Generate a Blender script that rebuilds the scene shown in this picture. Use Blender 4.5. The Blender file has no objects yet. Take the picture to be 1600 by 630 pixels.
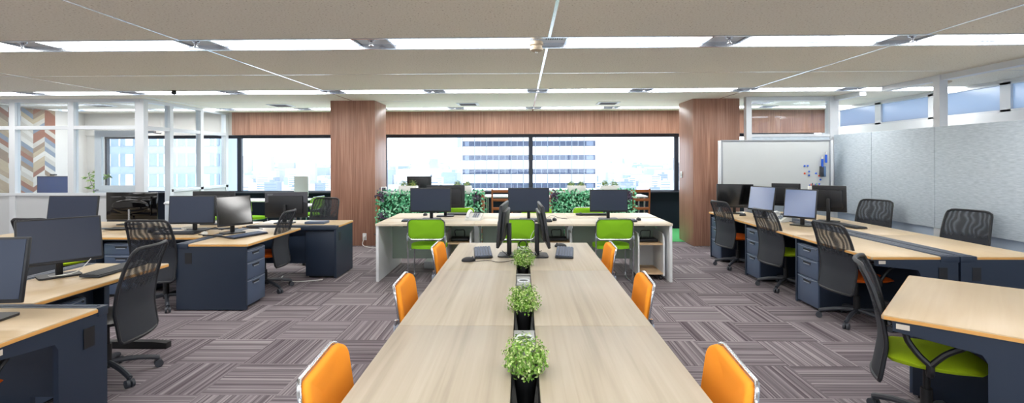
import bpy, bmesh, math, random
from mathutils import Vector, Matrix, Euler
random.seed(7)
R = math.radians
S = bpy.context.scene
COL = S.collection

# ---------------------------------------------------------------- camera, sky, sun, exposure
CAM_F, CAM_H = 790.0, 1.5
cam_data = bpy.data.cameras.new('camera'); cam = bpy.data.objects.new('camera', cam_data); COL.objects.link(cam)
cam_data.sensor_width = 36; cam_data.lens = CAM_F / 1600 * 36
cam_data.shift_y = -65 / 1600; cam_data.clip_start = 0.02; cam_data.clip_end = 6000
cam.matrix_world = Matrix.Translation((0, 0, CAM_H)) @ Matrix.Rotation(math.atan(15 / 790), 4, 'Z') @ Matrix.Rotation(R(90), 4, 'X') @ Matrix.Rotation(-0.003, 4, 'Z')
S.camera = cam
world = bpy.data.worlds.new('sky'); S.world = world; world.use_nodes = True
bgn = world.node_tree.nodes['Background']
bgn.inputs[0].default_value = (0.84, 0.92, 1.0, 1); bgn.inputs[1].default_value = 3.4
sun_d = bpy.data.lights.new('sun', 'SUN'); sun_d.energy = 1.6; sun_d.angle = R(3)
sun = bpy.data.objects.new('sun', sun_d); COL.objects.link(sun); sun.rotation_euler = (R(50), 0, R(-25))
LAMP = 11.5
S.view_settings.view_transform = 'Standard'; S.view_settings.look = 'None'
S.view_settings.gamma = 1; S.view_settings.use_curve_mapping = False
S.view_settings.exposure = 0.38
S.cycles.max_bounces = 8; S.cycles.transparent_max_bounces = 24; S.cycles.use_denoising = True
S.cycles.sample_clamp_indirect = 6

# ---------------------------------------------------------------- materials
def lin(c):
    return tuple(((v / 255) / 12.92 if v / 255 <= .04045 else ((v / 255 + .055) / 1.055) ** 2.4) for v in c) + (1,)
def newmat(name):
    m = bpy.data.materials.new(name); m.use_nodes = True
    nt = m.node_tree; return m, nt, nt.nodes['Principled BSDF']
def mat(name, rgb, rough=.5, metal=0, spec=.5, bump=0, bscale=200, var=0, vscale=3):
    m, nt, b = newmat(name)
    b.inputs['Base Color'].default_value = lin(rgb); b.inputs['Roughness'].default_value = rough
    b.inputs['Metallic'].default_value = metal; b.inputs['Specular IOR Level'].default_value = spec
    L = nt.links
    tc = nt.nodes.new('ShaderNodeTexCoord')
    n = nt.nodes.new('ShaderNodeTexNoise'); n.inputs['Scale'].default_value = vscale; n.inputs['Detail'].default_value = 3
    L.new(tc.outputs['Object'], n.inputs['Vector'])
    r = nt.nodes.new('ShaderNodeMapRange'); v = var or .03
    r.inputs['To Min'].default_value = 1 - v; r.inputs['To Max'].default_value = 1 + v
    L.new(n.outputs['Fac'], r.inputs['Value'])
    h = nt.nodes.new('ShaderNodeHueSaturation'); h.inputs['Color'].default_value = lin(rgb)
    L.new(r.outputs[0], h.inputs['Value']); L.new(h.outputs[0], b.inputs['Base Color'])
    if bump:
        n2 = nt.nodes.new('ShaderNodeTexNoise'); n2.inputs['Scale'].default_value = bscale
        L.new(tc.outputs['Object'], n2.inputs['Vector'])
        bp = nt.nodes.new('ShaderNodeBump'); bp.inputs['Strength'].default_value = bump; bp.inputs['Distance'].default_value = .002
        L.new(n2.outputs['Fac'], bp.inputs['Height']); L.new(bp.outputs[0], b.inputs['Normal'])
    return m
class NT:
    """small helper to write node maths"""
    def __init__(s, nt): s.nt = nt
    def m(s, op, a, b=None, c=None):
        n = s.nt.nodes.new('ShaderNodeMath'); n.operation = op
        for i, v in enumerate((a, b, c)):
            if v is None: continue
            if isinstance(v, (int, float)): n.inputs[i].default_value = v
            else: s.nt.links.new(v, n.inputs[i])
        return n.outputs[0]
    def xyz(s, x, y, z):
        n = s.nt.nodes.new('ShaderNodeCombineXYZ')
        for i, v in enumerate((x, y, z)):
            if isinstance(v, (int, float)): n.inputs[i].default_value = v
            else: s.nt.links.new(v, n.inputs[i])
        return n.outputs[0]
    def coords(s):
        tc = s.nt.nodes.new('ShaderNodeTexCoord'); sp = s.nt.nodes.new('ShaderNodeSeparateXYZ')
        s.nt.links.new(tc.outputs['Object'], sp.inputs[0]); return sp.outputs
    def noise(s, vec, scale, detail=2, dist=0):
        n = s.nt.nodes.new('ShaderNodeTexNoise'); n.inputs['Scale'].default_value = scale
        n.inputs['Detail'].default_value = detail; n.inputs['Distortion'].default_value = dist
        s.nt.links.new(vec, n.inputs['Vector']); return n.outputs['Fac']
    def white(s, vec):
        n = s.nt.nodes.new('ShaderNodeTexWhiteNoise'); s.nt.links.new(vec, n.inputs['Vector']); return n.outputs['Value']
    def ramp(s, fac, stops, interp='LINEAR'):
        n = s.nt.nodes.new('ShaderNodeValToRGB'); e = n.color_ramp.elements; n.color_ramp.interpolation = interp
        while len(e) > 1: e.remove(e[-1])
        e[0].position = stops[0][0]; e[0].color = lin(stops[0][1])
        for p, c in stops[1:]:
            q = e.new(p); q.color = lin(c)
        s.nt.links.new(fac, n.inputs[0]); return n.outputs[0]
    def link(s, a, b): s.nt.links.new(a, b)

def carpet_mat():
    m, nt, b = newmat('carpet'); q = NT(nt); x, y, z = q.coords()
    fu = q.m('FLOOR', q.m('DIVIDE', q.m('SUBTRACT', x, .43), .5)); fv = q.m('FLOOR', q.m('DIVIDE', q.m('SUBTRACT', y, .2), .5))
    par = q.m('FLOORED_MODULO', q.m('ADD', fu, fv), 2)
    d = q.m('SUBTRACT', y, x)
    s_ = q.m('ADD', x, q.m('MULTIPLY', d, par)); t_ = q.m('SUBTRACT', y, q.m('MULTIPLY', d, par))
    w1 = q.white(q.xyz(q.m('FLOOR', q.m('MULTIPLY', s_, 96)), fu, fv))
    w2 = q.white(q.xyz(q.m('FLOOR', q.m('MULTIPLY', s_, 26)), fv, fu))
    n = q.noise(q.xyz(q.m('MULTIPLY', s_, 60), q.m('MULTIPLY', t_, 2.5), 0), 1, 2)
    f = q.m('ADD', q.m('ADD', q.m('MULTIPLY', w1, .56), q.m('MULTIPLY', w2, .14)), q.m('MULTIPLY', n, .35))
    tint = q.white(q.xyz(fu, fv, 3))
    f = q.m('ADD', f, q.m('MULTIPLY', q.m('SUBTRACT', tint, .5), .10))
    col = q.ramp(f, [(.15, (76, 67, 73)), (.38, (110, 102, 107)), (.60, (127, 119, 124)), (.85, (160, 153, 155))])
    q.link(col, b.inputs['Base Color']); b.inputs['Roughness'].default_value = .95; b.inputs['Specular IOR Level'].default_value = .15
    return m
def wood_mat(name, axis, stops, fine=60, rough=.45, long=2.0, spec=.4):
    m, nt, b = newmat(name); q = NT(nt); c = list(q.coords())
    sc = [fine] * 3; sc[axis] = long
    v = q.xyz(*[q.m('MULTIPLY', c[i], sc[i]) for i in range(3)])
    n1 = q.noise(v, 1, 4, .4)
    sc2 = [fine / 5] * 3; sc2[axis] = long * .45
    v2 = q.xyz(*[q.m('MULTIPLY', c[i], sc2[i]) for i in range(3)])
    n2 = q.noise(v2, 1, 3, 1.2)
    f = q.m('ADD', q.m('MULTIPLY', n1, .55), q.m('MULTIPLY', n2, .45))
    q.link(q.ramp(f, stops), b.inputs['Base Color']); b.inputs['Roughness'].default_value = rough; b.inputs['Specular IOR Level'].default_value = spec
    return m
def ceiling_mat():
    m, nt, b = newmat('ceiling_board'); q = NT(nt); x, y, z = q.coords(); v = q.xyz(x, y, 0)
    n = q.noise(v, 70, 3); n2 = q.noise(v, .6, 2)
    base = q.m('ADD', n, q.m('MULTIPLY', q.m('SUBTRACT', n2, .5), .04))
    col = q.ramp(base, [(.30, (165, 152, 132)), (.36, (236, 230, 214)), (.6, (244, 239, 225)), (.75, (248, 244, 233))])
    q.link(col, b.inputs['Base Color']); b.inputs['Roughness'].default_value = .9; b.inputs['Specular IOR Level'].default_value = .1
    return m
def fabric_panel_mat():
    m, nt, b = newmat('panel_fabric'); q = NT(nt); x, y, z = q.coords()
    n = q.noise(q.xyz(q.m('MULTIPLY', x, 14), q.m('MULTIPLY', y, 14), q.m('MULTIPLY', z, 110)), 1, 3)
    q.link(q.ramp(n, [(.3, (182, 195, 205)), (.5, (196, 208, 218)), (.72, (211, 221, 230))]), b.inputs['Base Color'])
    b.inputs['Roughness'].default_value = .9; return m
def chevron_mat():
    m, nt, b = newmat('chevron_wood'); q = NT(nt); x, y, z = q.coords()
    W = .24
    u = q.m('DIVIDE', q.m('ADD', y, .11), W); cidx = q.m('FLOOR', u); fr = q.m('SUBTRACT', u, cidx)
    odd = q.m('FLOORED_MODULO', cidx, 2)
    tri = q.m('ABSOLUTE', q.m('SUBTRACT', fr, odd))
    zz = q.m('DIVIDE', q.m('ADD', z, q.m('MULTIPLY', tri, .15)), .095)
    pi = q.m('FLOOR', zz); w = q.white(q.xyz(cidx, pi, 5.5))
    col = q.ramp(w, [(0, (150, 100, 80)), (.11, (196, 190, 180)), (.32, (172, 152, 126)), (.46, (128, 140, 156)), (.55, (214, 210, 202)), (.74, (186, 168, 140)), (.86, (150, 128, 108)), (.93, (186, 186, 184))], 'CONSTANT')
    n = q.noise(q.xyz(1, q.m('MULTIPLY', y, 6), q.m('MULTIPLY', zz, 8)), 1, 3)
    mx = nt.nodes.new('ShaderNodeHueSaturation'); q.link(col, mx.inputs['Color']); q.link(q.m('ADD', q.m('MULTIPLY', n, .5), .72), mx.inputs['Value'])
    q.link(mx.outputs[0], b.inputs['Base Color']); b.inputs['Roughness'].default_value = .6; return m
def glass_mat(name, tint, gloss=.05):
    m = bpy.data.materials.new(name); m.use_nodes = True; nt = m.node_tree; nt.nodes.clear()
    o = nt.nodes.new('ShaderNodeOutputMaterial'); t = nt.nodes.new('ShaderNodeBsdfTransparent'); g = nt.nodes.new('ShaderNodeBsdfGlossy')
    mx = nt.nodes.new('ShaderNodeMixShader'); t.inputs[0].default_value = tint + (1,); g.inputs['Roughness'].default_value = .02
    mx.inputs[0].default_value = gloss
    nt.links.new(t.outputs[0], mx.inputs[1]); nt.links.new(g.outputs[0], mx.inputs[2]); nt.links.new(mx.outputs[0], o.inputs[0]); return m
def frosted_mat():
    m = bpy.data.materials.new('frosted_glass'); m.use_nodes = True; nt = m.node_tree; nt.nodes.clear()
    o = nt.nodes.new('ShaderNodeOutputMaterial'); t = nt.nodes.new('ShaderNodeBsdfTranslucent'); g = nt.nodes.new('ShaderNodeBsdfGlossy')
    mx = nt.nodes.new('ShaderNodeMixShader'); t.inputs[0].default_value = (.36, .42, .50, 1); g.inputs['Roughness'].default_value = .25
    mx.inputs[0].default_value = .18
    nt.links.new(t.outputs[0], mx.inputs[1]); nt.links.new(g.outputs[0], mx.inputs[2]); nt.links.new(mx.outputs[0], o.inputs[0]); return m
def mesh_mat():
    m = bpy.data.materials.new('chair_mesh_fabric'); m.use_nodes = True; nt = m.node_tree; nt.nodes.clear(); q = NT(nt)
    o = nt.nodes.new('ShaderNodeOutputMaterial'); t = nt.nodes.new('ShaderNodeBsdfTransparent'); d = nt.nodes.new('ShaderNodeBsdfPrincipled')
    d.inputs['Base Color'].default_value = lin((40, 44, 52)); d.inputs['Roughness'].default_value = .7
    x, y, z = q.coords()
    n = nt.nodes.new('ShaderNodeTexWave'); n.inputs['Scale'].default_value = 6; n.inputs['Distortion'].default_value = 13; n.inputs['Detail'].default_value = .5
    n.inputs['Detail Scale'].default_value = .9
    q.link(q.xyz(x, 0, q.m('MULTIPLY', z, 1.1)), n.inputs['Vector'])
    mx = nt.nodes.new('ShaderNodeMixShader')
    up = nt.nodes.new('ShaderNodeMapRange'); up.inputs['From Min'].default_value = .62; up.inputs['From Max'].default_value = .68
    q.link(z, up.inputs['Value'])
    thin = q.m('ADD', q.m('MULTIPLY', n.outputs['Fac'], -.36), .78)      # open weave above, dense lumbar weave below
    q.link(q.m('ADD', q.m('MULTIPLY', q.m('SUBTRACT', thin, .97), up.outputs[0]), .97), mx.inputs[0])
    q.link(t.outputs[0], mx.inputs[1]); q.link(d.outputs[0], mx.inputs[2]); q.link(mx.outputs[0], o.inputs[0]); return m
def emit_mat(name, rgb, s):
    m, nt, b = newmat(name); b.inputs['Base Color'].default_value = (.8, .8, .8, 1)
    b.inputs['Emission Color'].default_value = rgb + (1,); b.inputs['Emission Strength'].default_value = s; return m
def leaf_mat(name, a, b_, c):
    m, nt, b = newmat(name); q = NT(nt)
    g = nt.nodes.new('ShaderNodeNewGeometry')
    w = g.outputs['Random Per Island']
    q.link(q.ramp(w, [(0, a), (.5, b_), (1, c)]), b.inputs['Base Color']); b.inputs['Roughness'].default_value = .55
    b.inputs['Subsurface Weight'].default_value = 0
    return m

M = dict(
    carpet=carpet_mat(), ceiling=ceiling_mat(), panel=fabric_panel_mat(), chevron=chevron_mat(),
    pillar=wood_mat('walnut_cladding', 2, [(.3, (128, 90, 74)), (.5, (158, 117, 98)), (.72, (188, 146, 124))], 90, .4, 1.5),
    oak=wood_mat('pale_oak_top', 1, [(.28, (150, 138, 118)), (.45, (170, 158, 138)), (.6, (178, 168, 149)), (.8, (187, 178, 160))], 34, .42, .9),
    oakx=wood_mat('pale_ash_top', 0, [(.3, (200, 184, 160)), (.5, (216, 203, 182)), (.75, (228, 217, 200))], 34, .4, .9),
    beech=wood_mat('beech_top', 0, [(.3, (190, 166, 131)), (.5, (196, 174, 140)), (.75, (203, 183, 152))], 26, .35, 1.2),
    shelfwood=mat('shelf_wood', (206, 176, 138), .5), chairwood=mat('brown_wood', (150, 88, 44), .5),
    edge=mat('beech_edge', (226, 168, 92), .45),
    dark=mat('slate_steel', (34, 46, 64), .45, 0, .5, .15, 900), ped=mat('grey_steel', (78, 92, 116), .4, .0, .5),
    duct=mat('duct_plastic', (72, 80, 94), .5), blackp=mat('black_plastic', (22, 23, 26), .45), gblack=mat('gloss_black', (8, 8, 10), .08),
    handle=mat('handle_grey', (150, 158, 172), .35, .3), knobm=mat('steel', (170, 172, 176), .25, .9),
    mesh=mesh_mat(), chrome=mat('chrome', (196, 200, 206), .24, 1), joint=mat('joint_aluminium', (244, 247, 252), .22, 1), castor=mat('castor_grey', (56, 60, 68), .5),
    orange=mat('orange_fabric', (255, 158, 48), .85, 0, .2, .3, 700), orange_seat=mat('orange_seat', (232, 104, 22), .85, 0, .2),
    green=mat('green_fabric', (134, 192, 36), .85, 0, .2, .3, 700), lime=mat('lime_seat', (190, 222, 36), .85, 0, .2, .2, 500),
    screen=mat('screen_glass', (34, 44, 66), .35, 0, .45), screen_b=mat('screen_painted_glare', (84, 110, 160), .2, 0, 1.0), screen_k=mat('screen_black', (12, 13, 15), .1, 0, .8),  # bright blue variant: reflected window glare put into the base colour
    housing=mat('monitor_black', (30, 32, 37), .45), silver=mat('bezel_silver', (160, 164, 170), .35, .3),
    keys=mat('key_caps', (66, 80, 106), .5), keysd=mat('dark_key_caps', (48, 50, 54), .5), kbase=mat('keyboard_base', (34, 38, 46), .5),
    white=mat('white_paint', (226, 228, 230), .4), whitep=mat('white_plastic', (222, 222, 218), .4), warmwhite=mat('white_wall', (224, 220, 214), .7),
    alu=mat('white_aluminium', (214, 218, 222), .35, .1), lowwall=mat('grey_laminate', (198, 201, 203), .5), greyl=mat('pale_grey_board', (176, 186, 182), .5),
    glassg=mat('green_grey_panel', (150, 165, 150), .4), tray=mat('tray_grey', (168, 170, 172), .4, .2),
    wb=mat('whiteboard_enamel', (200, 205, 206), .2), wbframe=mat('board_frame', (168, 172, 178), .3, .6), frame=mat('window_frame_black', (24, 30, 44), .4),
    navy=mat('navy_wall', (20, 26, 40), .7, 0, .2), gap=mat('slot_metal', (190, 184, 178), .35, .3), slotedge=mat('slot_edge', (206, 212, 220), .22, .9),
    lamp=emit_mat('lamp_diffuser', (1.0, .985, .96), LAMP), glass=glass_mat('window_glass', (.97, .985, 1.0), .04), pglass=glass_mat('partition_glass', (.95, .975, .99), .06),
    frost=frosted_mat(), greencarpet=mat('green_carpet', (84, 168, 104), .95, 0, .1, .3, 300),
    leaf=leaf_mat('bush_leaves', (82, 128, 36), (130, 176, 60), (212, 222, 160)), ivy=leaf_mat('ivy_leaves', (54, 148, 98), (104, 196, 146), (172, 228, 192)),
    box=leaf_mat('box_leaves', (58, 110, 52), (104, 146, 62), (176, 166, 84)), purple=leaf_mat('purple_leaves', (52, 40, 62), (78, 60, 86), (96, 90, 110)),
    soil=mat('soil', (60, 44, 34), .9), bluep=mat('blue_plastic', (34, 92, 206), .4), red=mat('red_plastic', (220, 80, 40), .4),
    tow=mat('tower_panel', (206, 210, 214), .6), towwin=mat('tower_window', (50, 60, 80), .5, 0, .3, 0, 0, .35, .25), tow2=mat('tower_band', (128, 138, 150), .6), towwin2=mat('tower_window_pale', (112, 126, 140), .4),
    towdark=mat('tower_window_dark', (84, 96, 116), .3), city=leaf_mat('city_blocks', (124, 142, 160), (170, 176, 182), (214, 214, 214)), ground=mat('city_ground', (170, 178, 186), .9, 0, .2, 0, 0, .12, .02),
    paper=mat('paper', (236, 236, 232), .7), sticker=mat('sticker', (214, 204, 190), .6), yellow=mat('yellow', (236, 200, 120), .5), cable=mat('cable_black', (20, 20, 22), .5), cablew=mat('cable_white', (220, 220, 216), .5), dome=mat('beige_plastic', (196, 178, 152), .5),
)

# ---------------------------------------------------------------- mesh helpers
class MB:
    def __init__(s): s.bm = bmesh.new(); s.mi = 0
    def _mark(s, faces):
        for f in faces: f.material_index = s.mi
    def box(s, c, d, bev=0, M_=None, seg=2):
        r = bmesh.ops.create_cube(s.bm, size=1); vs = r['verts']
        T = (M_ or Matrix()) @ Matrix.Translation(c) @ Matrix.Diagonal((d[0], d[1], d[2], 1))
        bmesh.ops.transform(s.bm, matrix=T, verts=vs)
        fs = {f for v in vs for f in v.link_faces}; s._mark(fs)
        if bev:
            es = list({e for v in vs for e in v.link_edges})
            bmesh.ops.bevel(s.bm, geom=es, offset=bev, segments=seg, affect='EDGES', profile=.5, material=s.mi)
        return s
    def span(s, x0, x1, y0, y1, z0, z1, bev=0):
        return s.box(((x0 + x1) / 2, (y0 + y1) / 2, (z0 + z1) / 2), (abs(x1 - x0), abs(y1 - y0), abs(z1 - z0)), bev)
    def cyl(s, p0, p1, r0, r1=None, n=16, caps=True):
        p0, p1 = Vector(p0), Vector(p1); d = p1 - p0
        r = bmesh.ops.create_cone(s.bm, cap_ends=caps, segments=n, radius1=r0, radius2=r0 if r1 is None else r1, depth=d.length)
        T = Matrix.Translation((p0 + p1) / 2) @ d.to_track_quat('Z', 'Y').to_matrix().to_4x4()
        bmesh.ops.transform(s.bm, matrix=T, verts=r['verts']); s._mark({f for v in r['verts'] for f in v.link_faces}); return s
    def ball(s, c, d, u=14, v=10, M_=None):
        r = bmesh.ops.create_uvsphere(s.bm, u_segments=u, v_segments=v, radius=.5)
        bmesh.ops.transform(s.bm, matrix=(M_ or Matrix()) @ Matrix.Translation(c) @ Matrix.Diagonal((d[0], d[1], d[2], 1)), verts=r['verts'])
        s._mark({f for w in r['verts'] for f in w.link_faces}); return s
    def tube(s, pts, r, n=8, closed=False, smooth=0):
        P = [Vector(p) for p in pts]
        for _ in range(smooth):
            Q = []
            m = len(P)
            for i in range(m if closed else m - 1):
                a, b = P[i], P[(i + 1) % m]; Q += [a.lerp(b, .25), a.lerp(b, .75)]
            if not closed: Q = [P[0]] + Q[1:-1] + [P[-1]]
            P = Q
        rings = []; m = len(P); up = None
        for i, p in enumerate(P):
            if closed: t = (P[(i + 1) % m] - P[i - 1]).normalized()
            else: t = (P[min(i + 1, m - 1)] - P[max(i - 1, 0)]).normalized()
            if up is None:
                up = Vector((0, 0, 1)) if abs(t.z) < .9 else Vector((1, 0, 0))
            a = (up - t * up.dot(t))
            if a.length < 1e-5: a = t.orthogonal()
            a.normalize(); b = t.cross(a); up = a
            rings.append([s.bm.verts.new(p + (a * math.cos(k * 2 * math.pi / n) + b * math.sin(k * 2 * math.pi / n)) * r) for k in range(n)])
        fs = []
        for i in range(m if closed else m - 1):
            A, B = rings[i], rings[(i + 1) % m]
            for k in range(n): fs.append(s.bm.faces.new((A[k], A[(k + 1) % n], B[(k + 1) % n], B[k])))
        if not closed: fs += [s.bm.faces.new(rings[0][::-1]), s.bm.faces.new(rings[-1])]
        s._mark(fs); return s
    def lathe(s, prof, c=(0, 0, 0), n=20):
        rings = [[s.bm.verts.new((c[0] + r * math.cos(k * 2 * math.pi / n), c[1] + r * math.sin(k * 2 * math.pi / n), c[2] + z)) for k in range(n)] for r, z in prof]
        fs = []
        for A, B in zip(rings, rings[1:]):
            for k in range(n): fs.append(s.bm.faces.new((A[k], A[(k + 1) % n], B[(k + 1) % n], B[k])))
        fs += [s.bm.faces.new(rings[0][::-1]), s.bm.faces.new(rings[-1])]; s._mark(fs); return s
    def prism(s, outline, t, fn):
        """outline: 2-D points; fn(u, v, w) -> 3-D, w runs 0..t"""
        A = [s.bm.verts.new(fn(u, v, 0)) for u, v in outline]; B = [s.bm.verts.new(fn(u, v, t)) for u, v in outline]; n = len(A)
        fs = [s.bm.faces.new(A[::-1]), s.bm.faces.new(B)] + [s.bm.faces.new((A[i], A[(i + 1) % n], B[(i + 1) % n], B[i])) for i in range(n)]
        s._mark(fs); return s
    def shell(s, fn, nu, nv, t):
        """closed curved slab: fn(u, v, side) -> 3-D point, side -1/+1"""
        G = {}
        for sd in (0, 1):
            for i in range(nu + 1):
                for j in range(nv + 1): G[sd, i, j] = s.bm.verts.new(fn(i / nu, j / nv, sd * t))
        fs = []
        for i in range(nu):
            for j in range(nv):
                fs.append(s.bm.faces.new((G[0, i, j], G[0, i, j + 1], G[0, i + 1, j + 1], G[0, i + 1, j])))
                fs.append(s.bm.faces.new((G[1, i, j], G[1, i + 1, j], G[1, i + 1, j + 1], G[1, i, j + 1])))
        for i in range(nu):
            for j in (0, nv): fs.append(s.bm.faces.new((G[0, i, j], G[0, i + 1, j], G[1, i + 1, j], G[1, i, j])))
        for j in range(nv):
            for i in (0, nu): fs.append(s.bm.faces.new((G[0, i, j], G[0, i, j + 1], G[1, i, j + 1], G[1, i, j])))
        s._mark(fs); return s
    def leaf(s, p, nrm, l, w):
        n = Vector(nrm).normalized(); a = n.orthogonal().normalized(); a.rotate(Matrix.Rotation(random.uniform(0, 6.28), 3, n)); b = n.cross(a)
        p = Vector(p)
        v = [p, p + a * l * .5 + b * w * .5 + n * l * .12, p + a * l, p + a * l * .5 - b * w * .5 + n * l * .12]
        s._mark([s.bm.faces.new([s.bm.verts.new(q) for q in v])]); return s
    def build(s, name, mats, parent=None, smooth=True, loc=None, angle=35):
        if not isinstance(mats, (list, tuple)): mats = [mats]
        bmesh.ops.recalc_face_normals(s.bm, faces=s.bm.faces)
        me = bpy.data.meshes.new(name); s.bm.to_mesh(me); s.bm.free()
        for m in mats: me.materials.append(m)
        if smooth:
            me.shade_smooth(); me.set_sharp_from_angle(angle=R(angle))
        o = bpy.data.objects.new(name, me); COL.objects.link(o)
        if parent: o.parent = parent
        if loc: o.location = loc
        return o
def rrect(w, h, r, n=5, top_only=False):
    pts = []
    for cx, cy, a0 in ((w / 2 - r, h / 2 - r, 0), (-w / 2 + r, h / 2 - r, 90), (-w / 2 + r, -h / 2 + r, 180), (w / 2 - r, -h / 2 + r, 270)):
        for k in range(n + 1):
            a = R(a0 + 90 * k / n); pts.append((cx + r * math.cos(a), cy + r * math.sin(a)))
    return pts
def tag(o, label, cat, group=None, kind=None):
    o['label'] = label; o['category'] = cat
    if group: o['group'] = group
    if kind: o['kind'] = kind
    return o
def thing(name, loc, rz=0):
    o = bpy.data.objects.new(name, None); o.empty_display_size = .1; COL.objects.link(o); o.location = loc; o.rotation_euler = (0, 0, R(rz)); return o
def struct(o): o['kind'] = 'structure'; return o
def sbox(name, x0, x1, y0, y1, z0, z1, m, bev=0): return struct(MB().span(x0, x1, y0, y1, z0, z1, bev).build(name, m))
def kids(o): return [c for c in list(bpy.data.objects) if c.parent == o]
def dup(o, loc=None, rz=None, label=None, group=None, cat=None, parent=None):
    c = o.copy(); COL.objects.link(c)
    if parent: c.parent = parent
    for ch in KIDS(o): dup(ch, parent=c)
    if loc: c.location = loc
    if rz is not None: c.rotation_euler = (0, 0, R(rz))
    if label: c['label'] = label
    if group: c['group'] = group
    return c
def KIDS(o): return list(o.children)
_proto = {}
def place(key, builder, loc, rz, label, cat, group=None):
    """first call builds the kind, later calls copy it with its parts"""
    if key in _proto:
        o = dup(_proto[key], loc, rz)
        if 'group' in o: del o['group']
    else:
        o = builder(); bpy.context.view_layer.update(); _proto[key] = o; o.location = loc; o.rotation_euler = (0, 0, R(rz))
    return tag(o, label, cat, group)

# ================================================================ ROOM
CZ = 2.55
XL, XR, YB, YF = -9.6, 6.45, -3.6, 11.0
sbox('floor', XL, XR, YB, YF + .1, -.1, 0, M['carpet'])
sbox('floor_green_strip', -6.3, 5.2, 9.25, YF - .02, 0, .008, M['greencarpet'])
ROWS = [-1.77, 1.38, 4.53, 7.68, 10.2]; HW = .2
ys = [YB] + sum([[r - HW, r + HW] for r in ROWS], []) + [YF + .1]
cb = MB()
for i in range(0, len(ys), 2): cb.span(XL, XR, ys[i], ys[i + 1], CZ, CZ + .12)
struct(cb.build('ceiling', M['ceiling'], smooth=False))
n_trim = [0]
def trim(mb, m, **k):
    n_trim[0] += 1; return struct(mb.build('trim_%d' % n_trim[0], m, **k))
for r in ROWS:                                   # recessed light slots
    t = MB(); t.span(XL, XR, r - HW, r + HW, CZ + .09, CZ + .12); trim(t, M['gap'])
    for sgn in (-1, 1):
        t = MB(); t.span(XL, XR, r + sgn * HW - .014, r + sgn * HW + .014, CZ - .006, CZ + .09); trim(t, M['slotedge'])
for x in (-9.3 + .0, -6.17, -2.97, .24, 3.42):          # ceiling joints running away from the camera
    t = MB()
    for i in range(0, len(ys), 2): t.span(x - .012, x + .012, ys[i] + .01, ys[i + 1] - .01, CZ - .004, CZ + .001)
    trim(t, M['joint'])
for y in (-3.3, -.2, 2.95, 6.13, 8.95):
    t = MB(); t.span(XL, XR, y - .006, y + .006, CZ - .003, CZ + .001); trim(t, M['joint'])
# walls
sbox('wall_left', XL - .12, XL, YB, YF + .1, 0, CZ, M['warmwhite'])
w = MB(); w.span(XL, XR, YB - .12, YB, 0, .80); w.span(XL, XR, YB - .12, YB, 2.2, CZ); w.span(XL, XL + .4, YB - .12, YB, .8, 2.2); w.span(XR - .4, XR, YB - .12, YB, .8, 2.2)  # opening added to let daylight in from behind the camera
struct(w.build('wall_back', M['warmwhite']))
sbox('wall_front_lower', XL, XR, YF, YF + .14, 0, .80, M['navy'])
sbox('wall_front_upper', -6.3, XR, YF - .12, YF + .1, 2.06, CZ, M['pillar'])
sbox('wall_front_upper_white', XL, -6.3, YF - .06, YF + .1, 2.06, CZ, M['warmwhite'])
sbox('wall_front_end', XL, -9.22, YF - .02, YF + .1, .80, 2.06, M['warmwhite'])
w = MB(); w.span(XR, XR + .12, YB, YF, 0, 2.12); w.span(XR, XR + .12, YB, YF, 2.50, CZ); w.span(XR, XR + .12, 10.38, YF, 2.12, 2.50); struct(w.build('wall_right', M['white']))
sbox('wall_chevron', XL, XL + .03, 8.6, 10.2, .02, CZ - .02, M['chevron'])
# pillars
def pillar(name, x0, x1, y0, y1):
    return sbox(name, x0, x1, y0, y1, 0, CZ, M['pillar'], .004)
pillar('wall_pillar_left', -3.36, -2.575, 8.83, 9.56)
pillar('wall_pillar_right', 2.965, 3.765, 8.80, 9.58)
# front windows
wx = [-9.22, -6.22, -3.0, .2, 3.36, 6.3]
for i in range(5):
    x0, x1 = wx[i], wx[i + 1]
    root = thing('window_%d' % (i + 1), ((x0 + x1) / 2, YF + .06, .80)); struct(root)
    f = MB(); hw = (x1 - x0) / 2
    f.span(-hw, hw, -.04, .04, 0, .035); f.span(-hw, hw, -.05, .05, 1.19, 1.27)
    f.span(-hw, -hw + .045, -.04, .04, .03, 1.2); f.span(hw - .045, hw, -.04, .04, .03, 1.2)
    f.build('window_frame', M['frame'], root)
    MB().span(-hw + .04, hw - .04, -.003, .003, .03, 1.2).build('pane', M['glass'], root)
    s_ = MB(); s_.span(-hw, hw, -.15, -.04, -.02, .015); s_.build('window_sill', M['frame'], root)
added_win_x = [XL + .4, -6.6, -3.6, -.6, 2.4, XR - .4]  # unseen back-wall windows, added to bring daylight onto the near ceiling
for i in range(5):
    hw = (added_win_x[i + 1] - added_win_x[i]) / 2
    root = thing('window_%d' % (20 + i), ((added_win_x[i] + added_win_x[i + 1]) / 2, YB - .06, .80)); struct(root)
    f = MB(); f.span(-hw, hw, -.03, .03, 0, .04); f.span(-hw, hw, -.03, .03, 1.36, 1.4); f.span(-hw, -hw + .04, -.03, .03, .03, 1.37); f.span(hw - .04, hw, -.03, .03, .03, 1.37); f.build('window_frame', M['frame'], root)
    MB().span(-hw + .03, hw - .03, -.003, .003, .03, 1.37).build('pane', M['glass'], root)
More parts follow.
